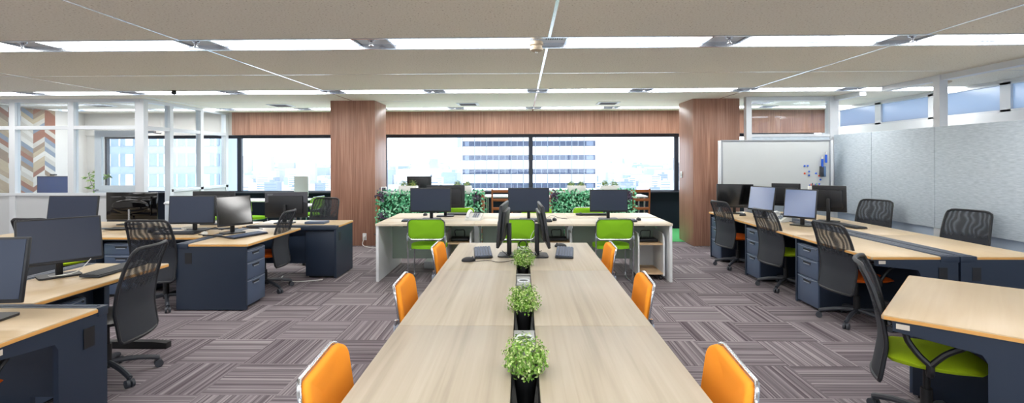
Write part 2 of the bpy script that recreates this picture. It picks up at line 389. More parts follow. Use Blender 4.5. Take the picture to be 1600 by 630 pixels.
# corridor frosted windows in the right wall
yy = 10.4; k = 6
while yy > -3:
    root = thing('window_%d' % k, (XR, yy - .58, 2.12)); struct(root); k += 1
    f = MB(); f.span(-.03, .05, -.6, .6, 0, .03); f.span(-.03, .05, -.6, .6, .36, .39); f.span(-.03, .05, -.6, -.51, 0, .39); f.span(-.03, .05, .54, .6, 0, .39)
    f.build('window_frame', M['alu'], root); MB().span(.0, .008, -.52, .55, .02, .37).build('pane', M['frost'], root); yy -= 1.2
t = MB(); t.span(XR - .05, XR, YB, 10.4, 1.98, 2.12); trim(t, M['white'])

# ---- left glass meeting room partition
def lpart():
    PY, PX = 8.45, -6.44
    f = MB()
    for x, wd in ((XL + .05, .1), (-8.63, .1), (-7.62, .1), (PX, .15)): f.span(x - wd / 2, x + wd / 2, PY - .05, PY + .05, 0, CZ)
    f.span(XL, PX, PY - .045, PY + .045, 2.04, 2.10); f.span(XL, PX, PY - .06, PY + .06, CZ - .05, CZ); f.span(XL, PX, PY - .055, PY + .055, .92, .96)
    for y in (9.12, 10.0, 10.86): f.span(PX - .05, PX + .05, y - .045, y + .045, 0, CZ)
    f.span(PX - .045, PX + .045, PY, 10.9, 2.04, 2.10); f.span(PX - .06, PX + .06, PY, 10.9, CZ - .05, CZ); f.span(PX - .05, PX + .05, 9.12, 10.9, .93, .98)
    root = thing('wall_glass_partition', (0, 0, 0)); struct(root); f.build('window_frame', M['alu'], root)
    lo = MB(); lo.span(XL + .1, PX - .07, PY - .03, PY + .03, 0, .92); lo.span(PX - .03, PX + .03, 9.16, 10.84, 0, .93); lo.build('lower_panel', M['lowwall'], root)
    g = MB()
    for x0, x1 in ((XL + .1, -8.68), (-8.58, -7.67), (-7.57, PX - .07)):
        for z0, z1 in ((.96, 2.04), (2.10, CZ - .05)):
            if x0 == -7.57 and z0 < 1: continue
            g.span(x0, x1, PY - .004, PY + .004, z0, z1)
    g.span(-7.57, PX - .07, PY - .004, PY + .004, .96, 2.04)
    for y0, y1 in ((9.165, 9.955), (10.045, 10.815)):
        for z0, z1 in ((.98, 2.04), (2.10, CZ - .05)): g.span(PX - .004, PX + .004, y0, y1, z0, z1)
    g.span(PX - .004, PX + .004, 8.5, 9.075, 2.10, CZ - .05)
    g.build('pane', M['pglass'], root)
lpart()
d = thing('door_1', (-6.52, 8.60, 0)); struct(d)
f = MB(); f.span(-.86, -.74, 0, .04, .02, 2.03); f.span(-.12, 0, 0, .04, .02, 2.03); f.span(-.74, -.12, 0, .04, 1.92, 2.03); f.span(-.74, -.12, 0, .04, .02, 1.08); f.build('door_leaf', M['alu'], d)
MB().span(-.745, -.115, .016, .024, 1.08, 1.925).build('pane', M['pglass'], d)
MB().cyl((-.80, 0, 1.0), (-.80, -.05, 1.0), .012).ball((-.80, -.06, 1.0), (.05, .05, .05)).build('door_knob', M['knobm'], d)
MB().span(.05, .2, -.03, .03, 1.98, 2.02).tube([(.12, 0, 1.99), (.22, .12, 1.98), (.3, .02, 2.0)], .008).build('door_closer', M['knobm'], d)

# ---- right side: partition with upper light behind whiteboard, then fabric panels
root = thing('wall_right_partition', (0, 0, 0)); struct(root)
f = MB()
f.span(3.77, 3.86, 8.55, 8.65, 0, CZ); f.span(5.16, 5.30, 8.55, 8.68, 0, CZ); f.span(3.8, 5.25, 8.56, 8.64, 2.48, CZ); f.span(3.8, 5.25, 8.56, 8.64, 1.875, 1.92)
for y in (6.45, 4.2, 1.95, -.3): f.span(5.21, 5.31, y - .05, y + .05, 0, CZ)
for y0, y1 in ((8.62, 7.92), (7.44, 4.78), (4.28, -3.6)): f.span(5.23, 5.33, y1, y0, CZ - .07, CZ)
f.build('window_frame', M['alu'], root)
MB().span(3.86, 5.16, 8.57, 8.63, 0, 1.875).build('board_panel', M['panel'], root)
MB().span(3.86, 5.16, 8.596, 8.604, 1.92, 2.48).build('pane', M['pglass'], root)
ye = [8.52, 7.62, 6.47, 5.33, 4.2, 3.06, 1.95, .8, -.3, -1.6, -3.5]
for a, b in zip(ye, ye[1:]): MB().span(5.20, 5.27, b + .004, a - .004, .63, 1.90, .004).build('acoustic_panel', M['panel'], root)
lo = MB(); lo.span(5.245, 5.28, -3.6, 8.5, .0, .63); lo.build('lower_panel', mat('pale_blue_panel', (190, 206, 226), .35), root)

# ---------------------------------------------------------------- ceiling lights, sprinklers, grilles
def build_light():
    o = thing('ceiling_light', (0, 0, 0))
    f = MB(); f.span(-.65, .65, -.185, -.165, -.045, 0); f.span(-.65, .65, .165, .185, -.045, 0); f.span(-.65, -.63, -.165, .165, -.045, 0); f.span(.63, .65, -.165, .165, -.045, 0); f.build('frame', M['slotedge'], o)
    MB().span(-.628, .628, -.163, .163, -.035, -.02).build('diffuser', M['lamp'], o); return o
def build_gap():
    o = thing('sprinkler_panel', (0, 0, 0))
    MB().span(-.145, .145, -.185, .185, -.03, -.015).build('panel', M['gap'], o)
    MB().cyl((0, 0, -.03), (0, 0, -.045), .035, .03).cyl((0, 0, -.045), (0, 0, -.085), .010).cyl((0, 0, -.085), (0, 0, -.09), .022).ball((0, 0, -.06), (.03, .03, .03)).build('sprinkler', M['knobm'], o); return o
def build_grille():
    o = thing('air_grille', (0, 0, 0)); m = MB(); m.span(-.145, .145, -.185, .185, -.03, -.015); m.build('panel', M['alu'], o)
    m = MB()
    for i in range(8): m.span(-.08 + i * .02, -.068 + i * .02, -.05, .05, -.034, -.029)
    m.build('grille', M['frame'], o)
    return o
rown = {-1.77: 'second row behind the camera', 1.38: 'row above the camera', 4.53: 'nearest visible row', 7.68: 'middle row', 10.2: 'far row by the windows'}
for r in ROWS:
    for i in range(10):
        x = -0.55 + 1.6 * (i - 5)
        if x > XR - .6 or x < XL + .6: continue
        px = int(815 + 790 * x / max(r, 1))
        if r > 3: lab = 'recessed ceiling light, %s, %s' % (rown[r], ['', 'first from the left wall', 'second from the left wall', 'third from the left wall', 'fourth from the left wall', 'just left of the middle joint', 'just right of the middle joint', 'second right of the middle joint', 'third right of the middle joint', 'fourth right of the middle joint'][i] )
        else: lab = 'recessed ceiling light panel in the %s' % rown[r]
        place('light', build_light, (x, r, CZ + .07), 0, lab, 'ceiling light', 'ceiling lights in the ' + rown[r])
        xs = x + .8
        if xs < XR - .3 and r > 3:
            if i == 5 and r < 5: place('grille', build_grille, (xs + .05, r, CZ + .07), 0, 'small white air grille beside the middle ceiling joint, nearest light row', 'air grille')
            else: place('gap', build_gap, (xs, r, CZ + .07), 0, 'grey ceiling panel with a sprinkler head, ' + rown[r], 'sprinkler', 'sprinkler panels of the ' + rown[r])
sd = thing('smoke_detector', (.135, 4.5, CZ))
MB().lathe([(.055, 0), (.06, -.01), (.062, -.03), (.05, -.035), (.05, -.05), (.056, -.055), (.056, -.075), (.03, -.09), (.0001, -.09)]).build('head', M['dome'], sd); tag(sd, 'round beige smoke detector hanging beside the middle ceiling joint', 'smoke detector')
MB().cyl((0, 0, -.089), (0, 0, -.1), .012).build('indicator', M['whitep'], sd)
sd = tag(MB().lathe([(.09, 0), (.09, -.012), (.06, -.03), (.02, -.04), (.0001, -.04)]).build('ceiling_detector', M['dome']), 'flat round detector on the ceiling near the frosted windows', 'smoke detector'); sd.location = (5.75, 7.0, CZ)
for (x, y, lab) in ((-4.55, 9.5, 'square ceiling vent above the window left of the left pillar'), (-1.0, 9.45, 'square ceiling vent right of the left pillar'), (1.6, 9.4, 'square ceiling vent left of the right pillar'), (4.4, 9.5, 'square ceiling vent seen through the glass above the whiteboard'), (-7.9, 9.3, 'square ceiling vent inside the glass meeting room')):
    v = thing('ceiling_vent', (x, y, CZ)); m = MB(); m.span(-.2, .2, -.2, .2, -.012, -.001, .004); m.build('frame', M['alu'], v)
    m = MB()
    for i in range(7): m.span(-.15, .15, -.15 + i * .045, -.135 + i * .045, -.018, -.011)
    m.build('slats', M['frame'], v); tag(v, lab, 'ceiling vent')
sens = thing('ceiling_sensor', (-5.17, 7.43, CZ)); MB().lathe([(.03, 0), (.03, -.02), (.036, -.03), (.03, -.055), (.0001, -.065)]).build('dome', M['blackp'], sens); tag(sens, 'small dark dome sensor on the ceiling above the glass partition', 'sensor')

# ================================================================ OUTSIDE
Yt = 130.0
tw = thing('office_tower', (0, Yt, -45))
X0, X1 = -16.6, 19.2
m = MB(); m.span(X0, X1, 0, 26, 0, 80); m.build('body', M['tow'], tw)
m = MB(); x = X0 + 1.4
while x < X1 - .5: m.span(x - .09, x + .09, -.06, 0, 0, 80); x += 3.12
m.build('joints', M['towdark'], tw); MB().span(X0 - .02, X0 + 1.1, -.1, .1, 0, 80).build('corner_column', M['tow2'], tw)
for i in range(-6, 4):
    zz = 5.0 + 45 + 3.59 * i
    p = MB().span(X0 + 1.5, X1 - .3, -.12, .2, zz, zz + 1.35).build('window_strip', M['towwin'], tw)
    q_ = MB(); x = X0 + 3
    while x < X1 - 1: q_.span(x - .05, x + .05, -.2, -.1, zz, zz + 1.35); x += 1.56
    q_.build('mullions', M['tow2'], p)
    MB().span(X0 + 2.0, X0 + 3.0, -.22, -.08, zz + .1, zz + 1.2).build('end_window', M['towdark'], p)
    MB().span(X1 - 2.6, X1 - .8, -.22, -.08, zz + .1, zz + 1.2).build('end_window', M['towdark'], p)
tag(tw, 'white high-rise with dark window strips seen through the middle windows', 'building')
Yt = 90.0
tw = thing('office_tower', (0, Yt, -45)); X0, X1 = -84, -53.8
m = MB(); m.span(X0, X1, 0, 6, 0, 75); m.build('body', M['tow2'], tw)
for i in range(-5, 4):
    zz = .6 + 45 + 3.65 * i
    p = MB().span(X0 + .5, X1 - .6, -.12, .2, zz, zz + 2.15).build('window_strip', M['towwin2'], tw)
    q_ = MB(); x = X0 + 1; k = 0
    while x < X1 - 1:
        k += 1; wd = .65 if k % 4 == 0 else .12
        q_.span(x - wd, x + wd, -.2, -.1, zz, zz + 2.15); x += 1.75
    q_.build('mullions', M['tow'], p)
tag(tw, 'pale grid-fronted office block seen through the glass meeting room', 'building')
sbox('terrain_city', -3000, 3000, 200, 5500, -46, -45, M['ground'])
rnd = random.Random(3); done = []
def city_block(mb, x, y, h, a, b):
    mb.span(x - a, x + a, y, y + b, -45, -45 + h)
for i in range(60):
    for _ in range(200):
        y = rnd.uniform(500, 900); x = rnd.uniform(-.62, .34) * y; a = rnd.uniform(5, 11)
        if all(abs(x - X_) > a + A_ + 2 or abs(y - Y_) > 26 for X_, Y_, A_ in done): break
    done.append((x, y, a)); h = rnd.uniform(8, 24) * (1 if rnd.random() < .88 else 1.3)
    o = thing('city_building', (x, y, -45))
    m = MB(); m.mi = 0; m.span(-a, a, 0, a * 1.5, 0, h); m.span(-a * .3, a * .3, 2, a * .6, h, h + 3); m.build('body', [M['tow'], M['tow2']][i % 2], o)
    m = MB(); zz = 2
    while zz < h - 1.5: m.span(-a * .9, a * .9, -.15, .1, zz, zz + 1.3); zz += 3.4
    m.build('window_strips', M['towwin2'], o)
    tag(o, 'small pale city building far below, beyond the windows', 'building', 'hazy low city buildings beyond the windows')
m = MB()
for i in range(1900):
    y = rnd.uniform(935, 3800); x = rnd.uniform(-.85, .6) * y; city_block(m, x, y, rnd.uniform(8, 30) if rnd.random() < .93 else rnd.uniform(35, 62), rnd.uniform(6, 22), rnd.uniform(10, 30))
tag(m.build('distant_city', M['city'], smooth=False), 'hazy mass of distant city blocks towards the horizon', 'city', kind='stuff')

# ================================================================ FURNITURE BUILDERS
def catm(P, n=6):
    P = [Vector(p) for p in P]; out = []
    for i in range(len(P) - 1):
        a = P[max(i - 1, 0)]; b = P[i]; c = P[i + 1]; d_ = P[min(i + 2, len(P) - 1)]
        for k in range(n):
            t = k / n
            out.append(.5 * ((2 * b) + (-a + c) * t + (2 * a - 5 * b + 4 * c - d_) * t * t + (-a + 3 * b - 3 * c + d_) * t ** 3))
    out.append(P[-1]); return out
def back_prof(v):     # v 0..1 bottom to top -> (y, z)
    pts = [(-.245, .30), (-.225, .42), (-.215, .52), (-.235, .66), (-.275, .80), (-.325, .915)]
    t = v * (len(pts) - 1); i = min(int(t), len(pts) - 2); f = t - i
    p = [Vector(pts[max(i - 1, 0)]), Vector(pts[i]), Vector(pts[i + 1]), Vector(pts[min(i + 2, len(pts) - 1)])]
    q = .5 * ((2 * p[1]) + (-p[0] + p[2]) * f + (2 * p[0] - 5 * p[1] + 4 * p[2] - p[3]) * f * f + (-p[0] + 3 * p[1] - 3 * p[2] + p[3]) * f ** 3)
    return q[0], q[1]
def office_chair(seatmat, arms):
    def b():
        o = thing('office_chair', (0, 0, 0))
        def P(u, v, off=0):       # u -1..1
            y, z = back_prof(v); w = .205 + .02 * math.sin(v * math.pi) + .012 * (v < .2) * (0.2 - v) * 5
            cr = max(0, v - .90) / .10; cr0 = max(0, .07 - v) / .07
            w2 = w * (1 - .17 * (1 - math.sqrt(max(0, 1 - cr * cr)))) * (1 - .1 * (1 - math.sqrt(max(0, 1 - cr0 * cr0))))
            return Vector((u * w2, y + .035 * u * u - off, z))
        MB().shell(lambda u, v, s_: P(u * 2 - 1, v, s_), 10, 24, .004).build('backrest_mesh', M['mesh'], o)
        loop = [P(-1, v / 20) for v in range(21)] + [P(-1 + k / 5, 1) + Vector((0, 0, .004)) for k in range(1, 10)] + [P(1, 1 - v / 20) for v in range(21)] + [P(1 - k / 5, 0) for k in range(1, 10)]
        MB().tube(loop, .012, 8, closed=True).build('backrest_frame', M['housing'], o)
        m = MB(); m.tube(catm([(0, .02, .40), (0, -.14, .39), (0, -.185, .44), (0, -.19, .55)]), .018); m.box((0, -.195, .55), (.26, .012, .05), .005); m.build('back_support', M['blackp'], o)
        def st(u, v, s_):
            a = u * 2 - 1; c = v * 2 - 1; x = a * math.sqrt(1 - c * c / 2.6) * .245; y = c * math.sqrt(1 - a * a / 2.6) * .235
            e = max(abs(a), abs(c)); z = .455 - .02 * e ** 4 - .018 * max(0, c) ** 3
            return Vector((x * (1 if s_ else .93), y * (1 if s_ else .93) + .02, z if s_ else .40 + .012 * e * e))
        MB().shell(st, 14, 14, 1).build('seat', seatmat, o, angle=60)
        MB().cyl((0, 0, .395), (0, 0, .37), .09, .06).cyl((0, 0, .37), (0, 0, .23), .016).cyl((0, 0, .24), (0, 0, .08), .028).build('gas_lift', M['blackp'], o)
        for k in range(5):
            a = R(72 * k + 18); c, s_ = math.cos(a), math.sin(a)
            l = MB(); l.tube([(c * .02, s_ * .02, .115), (c * .15, s_ * .15, .108), (c * .27, s_ * .27, .078), (c * .295, s_ * .295, .066)], .018, 8, smooth=1)
            lg = l.build('leg', M['castor'], o)
            w_ = MB(); cx, cy = c * .295, s_ * .295; w_.cyl((cx, cy, .068), (cx, cy, .04), .009)
            w_.cyl((cx - s_ * .024, cy + c * .024, .028), (cx - s_ * .006, cy + c * .006, .028), .027); w_.cyl((cx + s_ * .006, cy - c * .006, .028), (cx + s_ * .024, cy - c * .024, .028), .027)
            w_.box((cx, cy, .045), (.03, .03, .02), .006); w_.build('castor', M['castor'], lg)
        if arms:
            for sg in (-1, 1):
                a_ = MB(); x = sg * .27
                a_.tube(catm([(x * .5, .0, .39), (x * .95, .0, .40), (x, .0, .45)]), .018)
                a_.tube(catm([(x, .0, .45), (x, .06, .52), (x, .13, .57), (x, .15, .603)]), .015)
                a_.tube(catm([(x, .0, .45), (x, -.05, .50), (x, -.09, .56), (x, -.10, .603)]), .015)
                a_.box((x, .02, .608), (.05, .28, .018), .009); a_.build('armrest', M['blackp'], o)
        return o
    return b
SEATM = {'lime': M['lime'], 'orange': M['orange_seat'], 'black': M['blackp']}
def mchair(x, y, face, seat, arms, label, group=None):
    """face: world heading of the sitter, degrees ccw from +Y"""
    return place(('mchair', seat, arms), office_chair(SEATM[seat], arms), (x, y, 0), face, label, 'chair', group)
def stack_chair(fm):
    def b():
        o = thing('stacking_chair', (0, 0, 0))
        W, Hh = .44, .245
        def fn(u, v, w):
            return Vector((u, -.235 - .10 * (v / Hh) * .35 + .035 * (u / .22) ** 2 - w * 1.0, .67 + v))
        # cushion as layered rounded outline
        m = MB(); rings = []
        for off, ins in ((-.018, .012), (-.014, .003), (0, 0), (.012, .004), (.016, .014)):
            rings.append([m.bm.verts.new(fn(u * (1 - ins / .22), v * (1 - ins / .12), off)) for u, v in rrect(W * 1.0, Hh, .06, 6)])
        n = len(rings[0])
        for A, B in zip(rings, rings[1:]):
            for k in range(n): m.bm.faces.new((A[k], A[(k + 1) % n], B[(k + 1) % n], B[k]))
        for rg, off in ((rings[0], -.020), (rings[-1], .018)):
            inner = []
            for sc in (.6, .25):
                inner.append([m.bm.verts.new(fn(u * sc, v * sc, off)) for u, v in rrect(W, Hh, .06, 6)])
            prev = rg
            for r_ in inner:
                for k in range(n): m.bm.faces.new((prev[k], prev[(k + 1) % n], r_[(k + 1) % n], r_[k]))
                prev = r_
            m.bm.faces.new(prev)
        m.build('backrest', fm, o, angle=80)
        lp = [fn(u * 1.01, v * 1.015, .019) for u, v in rrect(W, Hh, .06, 6)]
        MB().tube(lp, .0075, 8, closed=True).build('back_rim', M['chrome'], o)
        def st(u, v, s_):
            a = u * 2 - 1; c = v * 2 - 1; x = a * math.sqrt(1 - c * c / 3.2) * .22; y = c * math.sqrt(1 - a * a / 3.2) * .21
            e = max(abs(a), abs(c)); return Vector((x, y + .02, (.476 - .014 * e ** 4 - .012 * max(0, c) ** 3) if s_ else .425))
        MB().shell(st, 12, 12, 1).build('seat', fm, o, angle=60)
        MB().tube([(-.2, -.17, .42), (-.2, .2, .415), (.2, .2, .415), (.2, -.17, .42)], .009, 8, smooth=2).build('seat_frame', M['chrome'], o)
        for sg in (-1, 1):
            x = sg * .225
            l = MB(); l.tube([(x, -.225, .62), (x, -.235, .50), (x, -.215, .42), (x, -.19, .20), (x, -.165, .015), (x, -.10, .011), (x, .15, .011), (x, .205, .03), (x, .19, .22), (x * .95, .165, .41)], .0095, 8, smooth=2)
            l.build('leg', M['chrome'], o)
            MB().box((x, -.225, .56), (.018, .028, .07), .005).build('bracket', M['handle'], o)
        return o
    return b
def schair(x, y, face, colour, label, group=None):
    return place(('schair', colour), stack_chair(M[colour]), (x, y, 0), face, label, 'chair', group)

def monitor(w=.53, h=.315, zb=.10, tilt=0, scr='screen', neck=.03, logo=None, glossy=False, bw=.24, facet=False):
    """faces -Y; base centred on the origin"""
    def b():
        o = thing('monitor', (0, 0, 0)); zc = zb + h / 2
        T = Matrix.Translation((0, -.03, zc)) @ Matrix.Rotation(R(-tilt), 4, 'X')
        hm = M['gblack'] if glossy else M['housing']
        m = MB()
        m.box((0, 0, 0), (w, .022, h), .006, T); m.box((0, .02, 0), (w * .8, .03, h * .7), .012, T)
        if glossy: m.ball((0, .03, 0), (w * .75, .06, h * .6), 20, 12, T)
        m.build('housing', hm, o)
        s_ = MB(); s_.box((0, -.0118, .004), (w - .024, .003, h - .032), 0, T); s_.build('screen', M[scr], o)
        m = MB(); m.span(-.02, .02, .005, .04, .012, zc, .004) if not glossy else m.cyl((0, .02, .01), (0, .02, zc - .04), .014)
        m.build('stand_neck', M['chrome'] if glossy else M['blackp'], o)
        m = MB(); m.prism(rrect(bw, .17, .03, 4), .012, lambda u, v, w_: Vector((u, v + .02, w_))); m.build('stand_base', M['blackp'], o)
        if facet: MB().prism([(-w / 2 + .004, h / 2 - .004), (w / 2 - .004, h / 2 - .004), (w / 2 - .004, h * .06), (w * .1, h * .27), (0, h * .3), (-w * .1, h * .27), (-w / 2 + .004, h * .06)], .0015, lambda u, v, w_: T @ Vector((u, .0112 + w_, v))).build('upper_cover', mat('cover_grey', (84, 84, 92), .5), o)
        if logo:
            cu = bpy.data.curves.new('logo', 'FONT'); cu.body = logo[0]; cu.size = logo[1]; cu.extrude = .0005; cu.align_x = 'CENTER'
            me_o = bpy.data.objects.new('logo', cu); COL.objects.link(me_o); me_o.parent = o
            cu.materials.append(M['silver'])
            bpy.context.view_layer.update(); lm = bpy.data.meshes.new_from_object(me_o.evaluated_get(bpy.context.evaluated_depsgraph_get())); bpy.data.objects.remove(me_o)
            me_o = bpy.data.objects.new('logo', lm); COL.objects.link(me_o); me_o.parent = o
            me_o.matrix_local = T @ Matrix.Translation((logo[2], logo[4], logo[3])) @ Matrix.Rotation(R(180) if logo[4] > 0 else 0, 4, 'Z') @ Matrix.Rotation(R(90), 4, 'X')
            me_o['label'] = 'silver maker\'s lettering'
        return o
    return b
_mk = [0]
def mon(x, y, z, face, label, **k):
    key = ('mon',) + tuple(sorted((a, str(b_)) for a, b_ in k.items()))
    return place(key, monitor(**k), (x, y, z + .001), face, label, 'monitor')
def keyboard(caps):
    def b():
        o = thing('keyboard', (0, 0, 0)); m = MB(); m.box((0, 0, .010), (.44, .145, .014), .004, Matrix.Rotation(R(2), 4, 'X')); m.build('base', M['kbase'], o)
        k = MB()
        for r in range(6):
            for c in range(20):
                if r == 5 and 4 <= c <= 8: continue
                k.box((-.205 + c * .0215, .055 - r * .022 - (0 if r else -.003), .0205), (.0185, .0185, .006), 0, Matrix.Rotation(R(2), 4, 'X'))
            if r == 5: k.box((-.205 + 6 * .0215, .055 - r * .022, .0205), (.105, .0185, .006), 0, Matrix.Rotation(R(2), 4, 'X'))
        k.build('keys', caps, o, smooth=False); return o
    return b
def kb(x, y, z, rz, label, caps='keys'): return place(('kb', caps), keyboard(M[caps]), (x, y, z + .002), rz, label, 'keyboard')
def mouse_b(mt):
    def b():
        o = thing('mouse', (0, 0, 0)); m = MB(); m.ball((0, 0, .008), (.06, .11, .055), 16, 10)
        for v in m.bm.verts:
            if v.co.z < 0: v.co.z = 0
        m.build('shell', mt, o, angle=60)
        MB().cyl((-.004, .032, .030), (.004, .032, .030), .008).build('wheel', M['castor'], o); return o
    return b
def mouse(x, y, z, rz, label, white=False): return place(('mouse', white), mouse_b(M['whitep'] if white else M['housing']), (x, y, z + .001), rz, label, 'mouse')
def phone_b():
    o = thing('desk_phone', (0, 0, 0)); m = MB()
    m.prism([(-.11, 0), (.11, 0), (.11, .075), (.07, .08), (-.11, .02)], .2, lambda u, v, w_: Vector((w_ - .1, u, v))); m.build('body', M['whitep'], o)
    m = MB(); m.tube(catm([(-.07, -.09, .055), (-.07, -.05, .085), (-.07, .04, .11), (-.07, .09, .10)]), .019); m.ball((-.07, -.085, .05), (.055, .055, .04)); m.ball((-.07, .09, .095), (.055, .055, .04)); m.build('handset', M['white'], o)
    m = MB()
    for i in range(4):
        for j in range(3): yv = -.06 + i * .03; m.box((.0 + j * .028, yv, .028 + (yv + .11) * .33), (.018, .018, .012), .003)
    m.build('buttons', M['handle'], o)
    m = MB(); m.box((.028, .078, .088), (.09, .04, .008), .002); m.build('display', M['castor'], o)
    return o
def phone(x, y, z, rz, label): return place('phone', phone_b, (x, y, z + .001), rz, label, 'telephone')

DH = {}
def duct_desk(x, y, rz, L, D, h, label, ends=('open', 'open'), duct=.14, foot=False, modesty=True, group=None, edge=0.014, jx=None):
    """local: user edge at y=0, rear at y=D, x 0..L; duct runs beyond the rear edge"""
    o = thing('desk', (x, y, 0), rz); t = .028
    m = MB(); m.span(0.002, L - .002, 0, D, h - t, h, .008); m.build('tabletop', M['beech'], o)
    m = MB(); m.span(.01, L - .01, -.0015, .012, h - t + .004, h - .007); m.span(.0005, .012, .01, D - .004, h - t + .004, h - .007); m.span(L - .012, L - .0005, .01, D - .004, h - t + .004, h - .007); m.build('edge_band', M['edge'], o)
    zt = h - t
    m = MB(); m.span(.04, L - .04, .05, .075, zt - .02, zt); m.build('front_rail', M['dark'], o)
    if duct:
        m = MB(); m.span(0.002, L - .002, D, D + duct, h - .05, h + .001, .003); m.build('cable_duct', M['dark'], o)
        m = MB(); m.span(.03, L - .03, D + .02, D + duct - .02, h + .001, h + .005, .001); m.span(.03, L - .03, D + duct / 2 - .003, D + duct / 2 + .003, h + .004, h + .007); m.build('duct_cover', M['duct'], o)
    if modesty:
        MB().span(.03, L - .03, D - .03, D - .01, .18, zt - .001).build('modesty_panel', M['dark'], o)
    for i, e in enumerate(ends):
        if not e: continue
        xs = (.008, .036) if i == 0 else (L - .036, L - .008)
        DD = D + duct * .96
        if e == 'open':
            pts = [(.045, zt), (.045, zt - .05), (.38, zt - .085), (.40, zt - .12), (.40, .012), (DD, .012), (DD, zt)]
        else:
            pts = [(.02, zt), (.02, .012), (DD, .012), (DD, zt)]
        m = MB(); m.prism(pts, xs[1] - xs[0], lambda u, v, w_: Vector((xs[0] + w_, u, v)))
        p = m.build('end_panel', M['dark'], o)
        xo = xs[0] - .003 if i == 0 else xs[1] + .003
        m = MB(); m.span(min(xo, xo + .002), max(xo, xo + .002), DD - .16, DD - .09, h - .20, h - .09); m.build('cable_port', M['blackp'], p)
        if e == 'open':
            m = MB(); m.span(min(xo, xo + .002), max(xo, xo + .002), .06, .115, h - .062, h - .036); m.build('sticker', M['sticker'], p)['label'] = 'small pale sticker'
    if foot:
        m = MB(); m.prism([(-.02, .0), (-.02, .045), (.1, .055), (D, .055), (D, 0)], .06, lambda u, v, w_: Vector((L - .07 + w_, u, v))); m.build('foot', M['blackp'], o)
        MB().span(L - .07, L - .02, D - .12, D - .02, .05, zt).build('leg', M['dark'], o)
    return tag(o, label, 'desk', group)
def ped_b(h, D=.55):
    def b():
        o = thing('drawer_pedestal', (0, 0, 0)); W = .385
        MB().span(-W / 2, W / 2, .015, D, .03, h, .003).build('body', M['dark'], o)
        MB().span(-W / 2 + .03, W / 2 - .03, .04, D - .03, .008, .03).build('plinth', M['blackp'], o)
        zs = [.035, .035 + (h - .05) * .47, .035 + (h - .05) * .79, h - .004]
        for a, c in zip(zs, zs[1:]):
            dr = MB().span(-W / 2 + .003, W / 2 - .003, 0, .016, a + .002, c - .003, .002).build('drawer', M['ped'], o)
            zc = c - .035
            MB().tube([(-W / 2 + .02, -.003, c - .012), (0, -.003, c - .022), (W / 2 - .02, -.003, c - .012)], .003, 6, smooth=2).build('grip_line', M['handle'], dr)
            MB().prism([(-.07, .013), (.07, .013), (.055, -.013), (-.055, -.013)], .004, lambda u, v, w_: Vector((u, -.004 + w_, zc - .012 + v))).build('handle_recess', M['blackp'], dr)
            MB().span(-.052, .052, -.010, -.002, zc - .026, zc - .016, .002).build('handle', M['handle'], dr)
        MB().cyl((W / 2 - .03, -.004, h - .025), (W / 2 - .03, .004, h - .025), .008).build('lock', M['knobm'], o)
        return o
    return b
def ped(x, y, rz, h, label, group=None): return place(('ped', h), ped_b(h), (x, y, 0), rz, label, 'drawer pedestal', group)
def cable(pts, label, r=.003, m='cable', n=4):
    o = MB().tube(catm(pts, n), r, 6).build('cable', M[m]); return tag(o, label, 'cable')

# ================================================================ CENTRE TABLE
TX0, TX1, TY0, TY1 = -.585, .612, 1.19, 4.76
ct = thing('conference_table', (0, 0, 0))
YJ = [1.19, 2.38, 3.57, 4.76]
for a, b in zip(YJ, YJ[1:]):
    for x0, x1 in ((TX0, -.04), (.06, TX1)):
        MB().span(x0, x1, a + .001, b - .001, .692, .72, .003).build('tabletop', M['oak'], ct)
MB().span(-.045, .065, 1.2, 4.75, .585, .595).span(-.048, -.040, 1.2, 4.75, .585, .69).span(.060, .068, 1.2, 4.75, .585, .69).build('cable_tray', M['blackp'], ct)
for y0, y1 in ((2.16, 2.34), (3.2, 3.42), (4.36, 4.62)):
    pb = MB().span(-.037, .057, y0, y1, .60, .712, .004).build('power_box', M['tray'], ct)
    yc = (y0 + y1) / 2 - .02
    ring = [(.01 + .036 * math.cos(a * math.pi / 12), yc + .036 * math.sin(a * math.pi / 12), .714) for a in range(24)]
    MB().tube(ring, .006, 8, closed=True).build('grommet', M['alu'], pb)
    MB().cyl((.01, yc, .708), (.01, yc, .7135), .032).build('hole', M['blackp'], pb)
for y in (1.3, 2.38, 3.57, 4.66):
    m = MB(); m.span(TX0 + .06, TX1 - .06, y - .02, y + .02, .65, .691); m.build('crossbar', M['tray'], ct)
    for x in (TX0 + .09, TX1 - .09): MB().span(x - .025, x + .025, y - .025, y + .025, 0, .66, .004).build('leg', M['tray'], ct)
tag(ct, 'long pale oak meeting table with a central cable slot', 'table')
GO = 'orange chairs along the meeting table'
for y, side, w_, dx, rot in ((1.79, 'left', 'nearest', 0, 4), (3.0, 'left', 'middle', 0, 2), (4.22, 'left', 'farthest', .0, 0)):
    schair(-.475, y, -90 + rot, 'orange', 'orange padded chair with chrome rim, %s on the left of the meeting table' % w_, GO)
for y, w_, rot in ((1.80, 'nearest', -5), (3.04, 'middle', -4), (4.20, 'farthest', -2)):
    schair(.505, y, 90 + rot, 'orange', 'orange padded chair with chrome rim, %s on the right of the meeting table' % w_, GO)
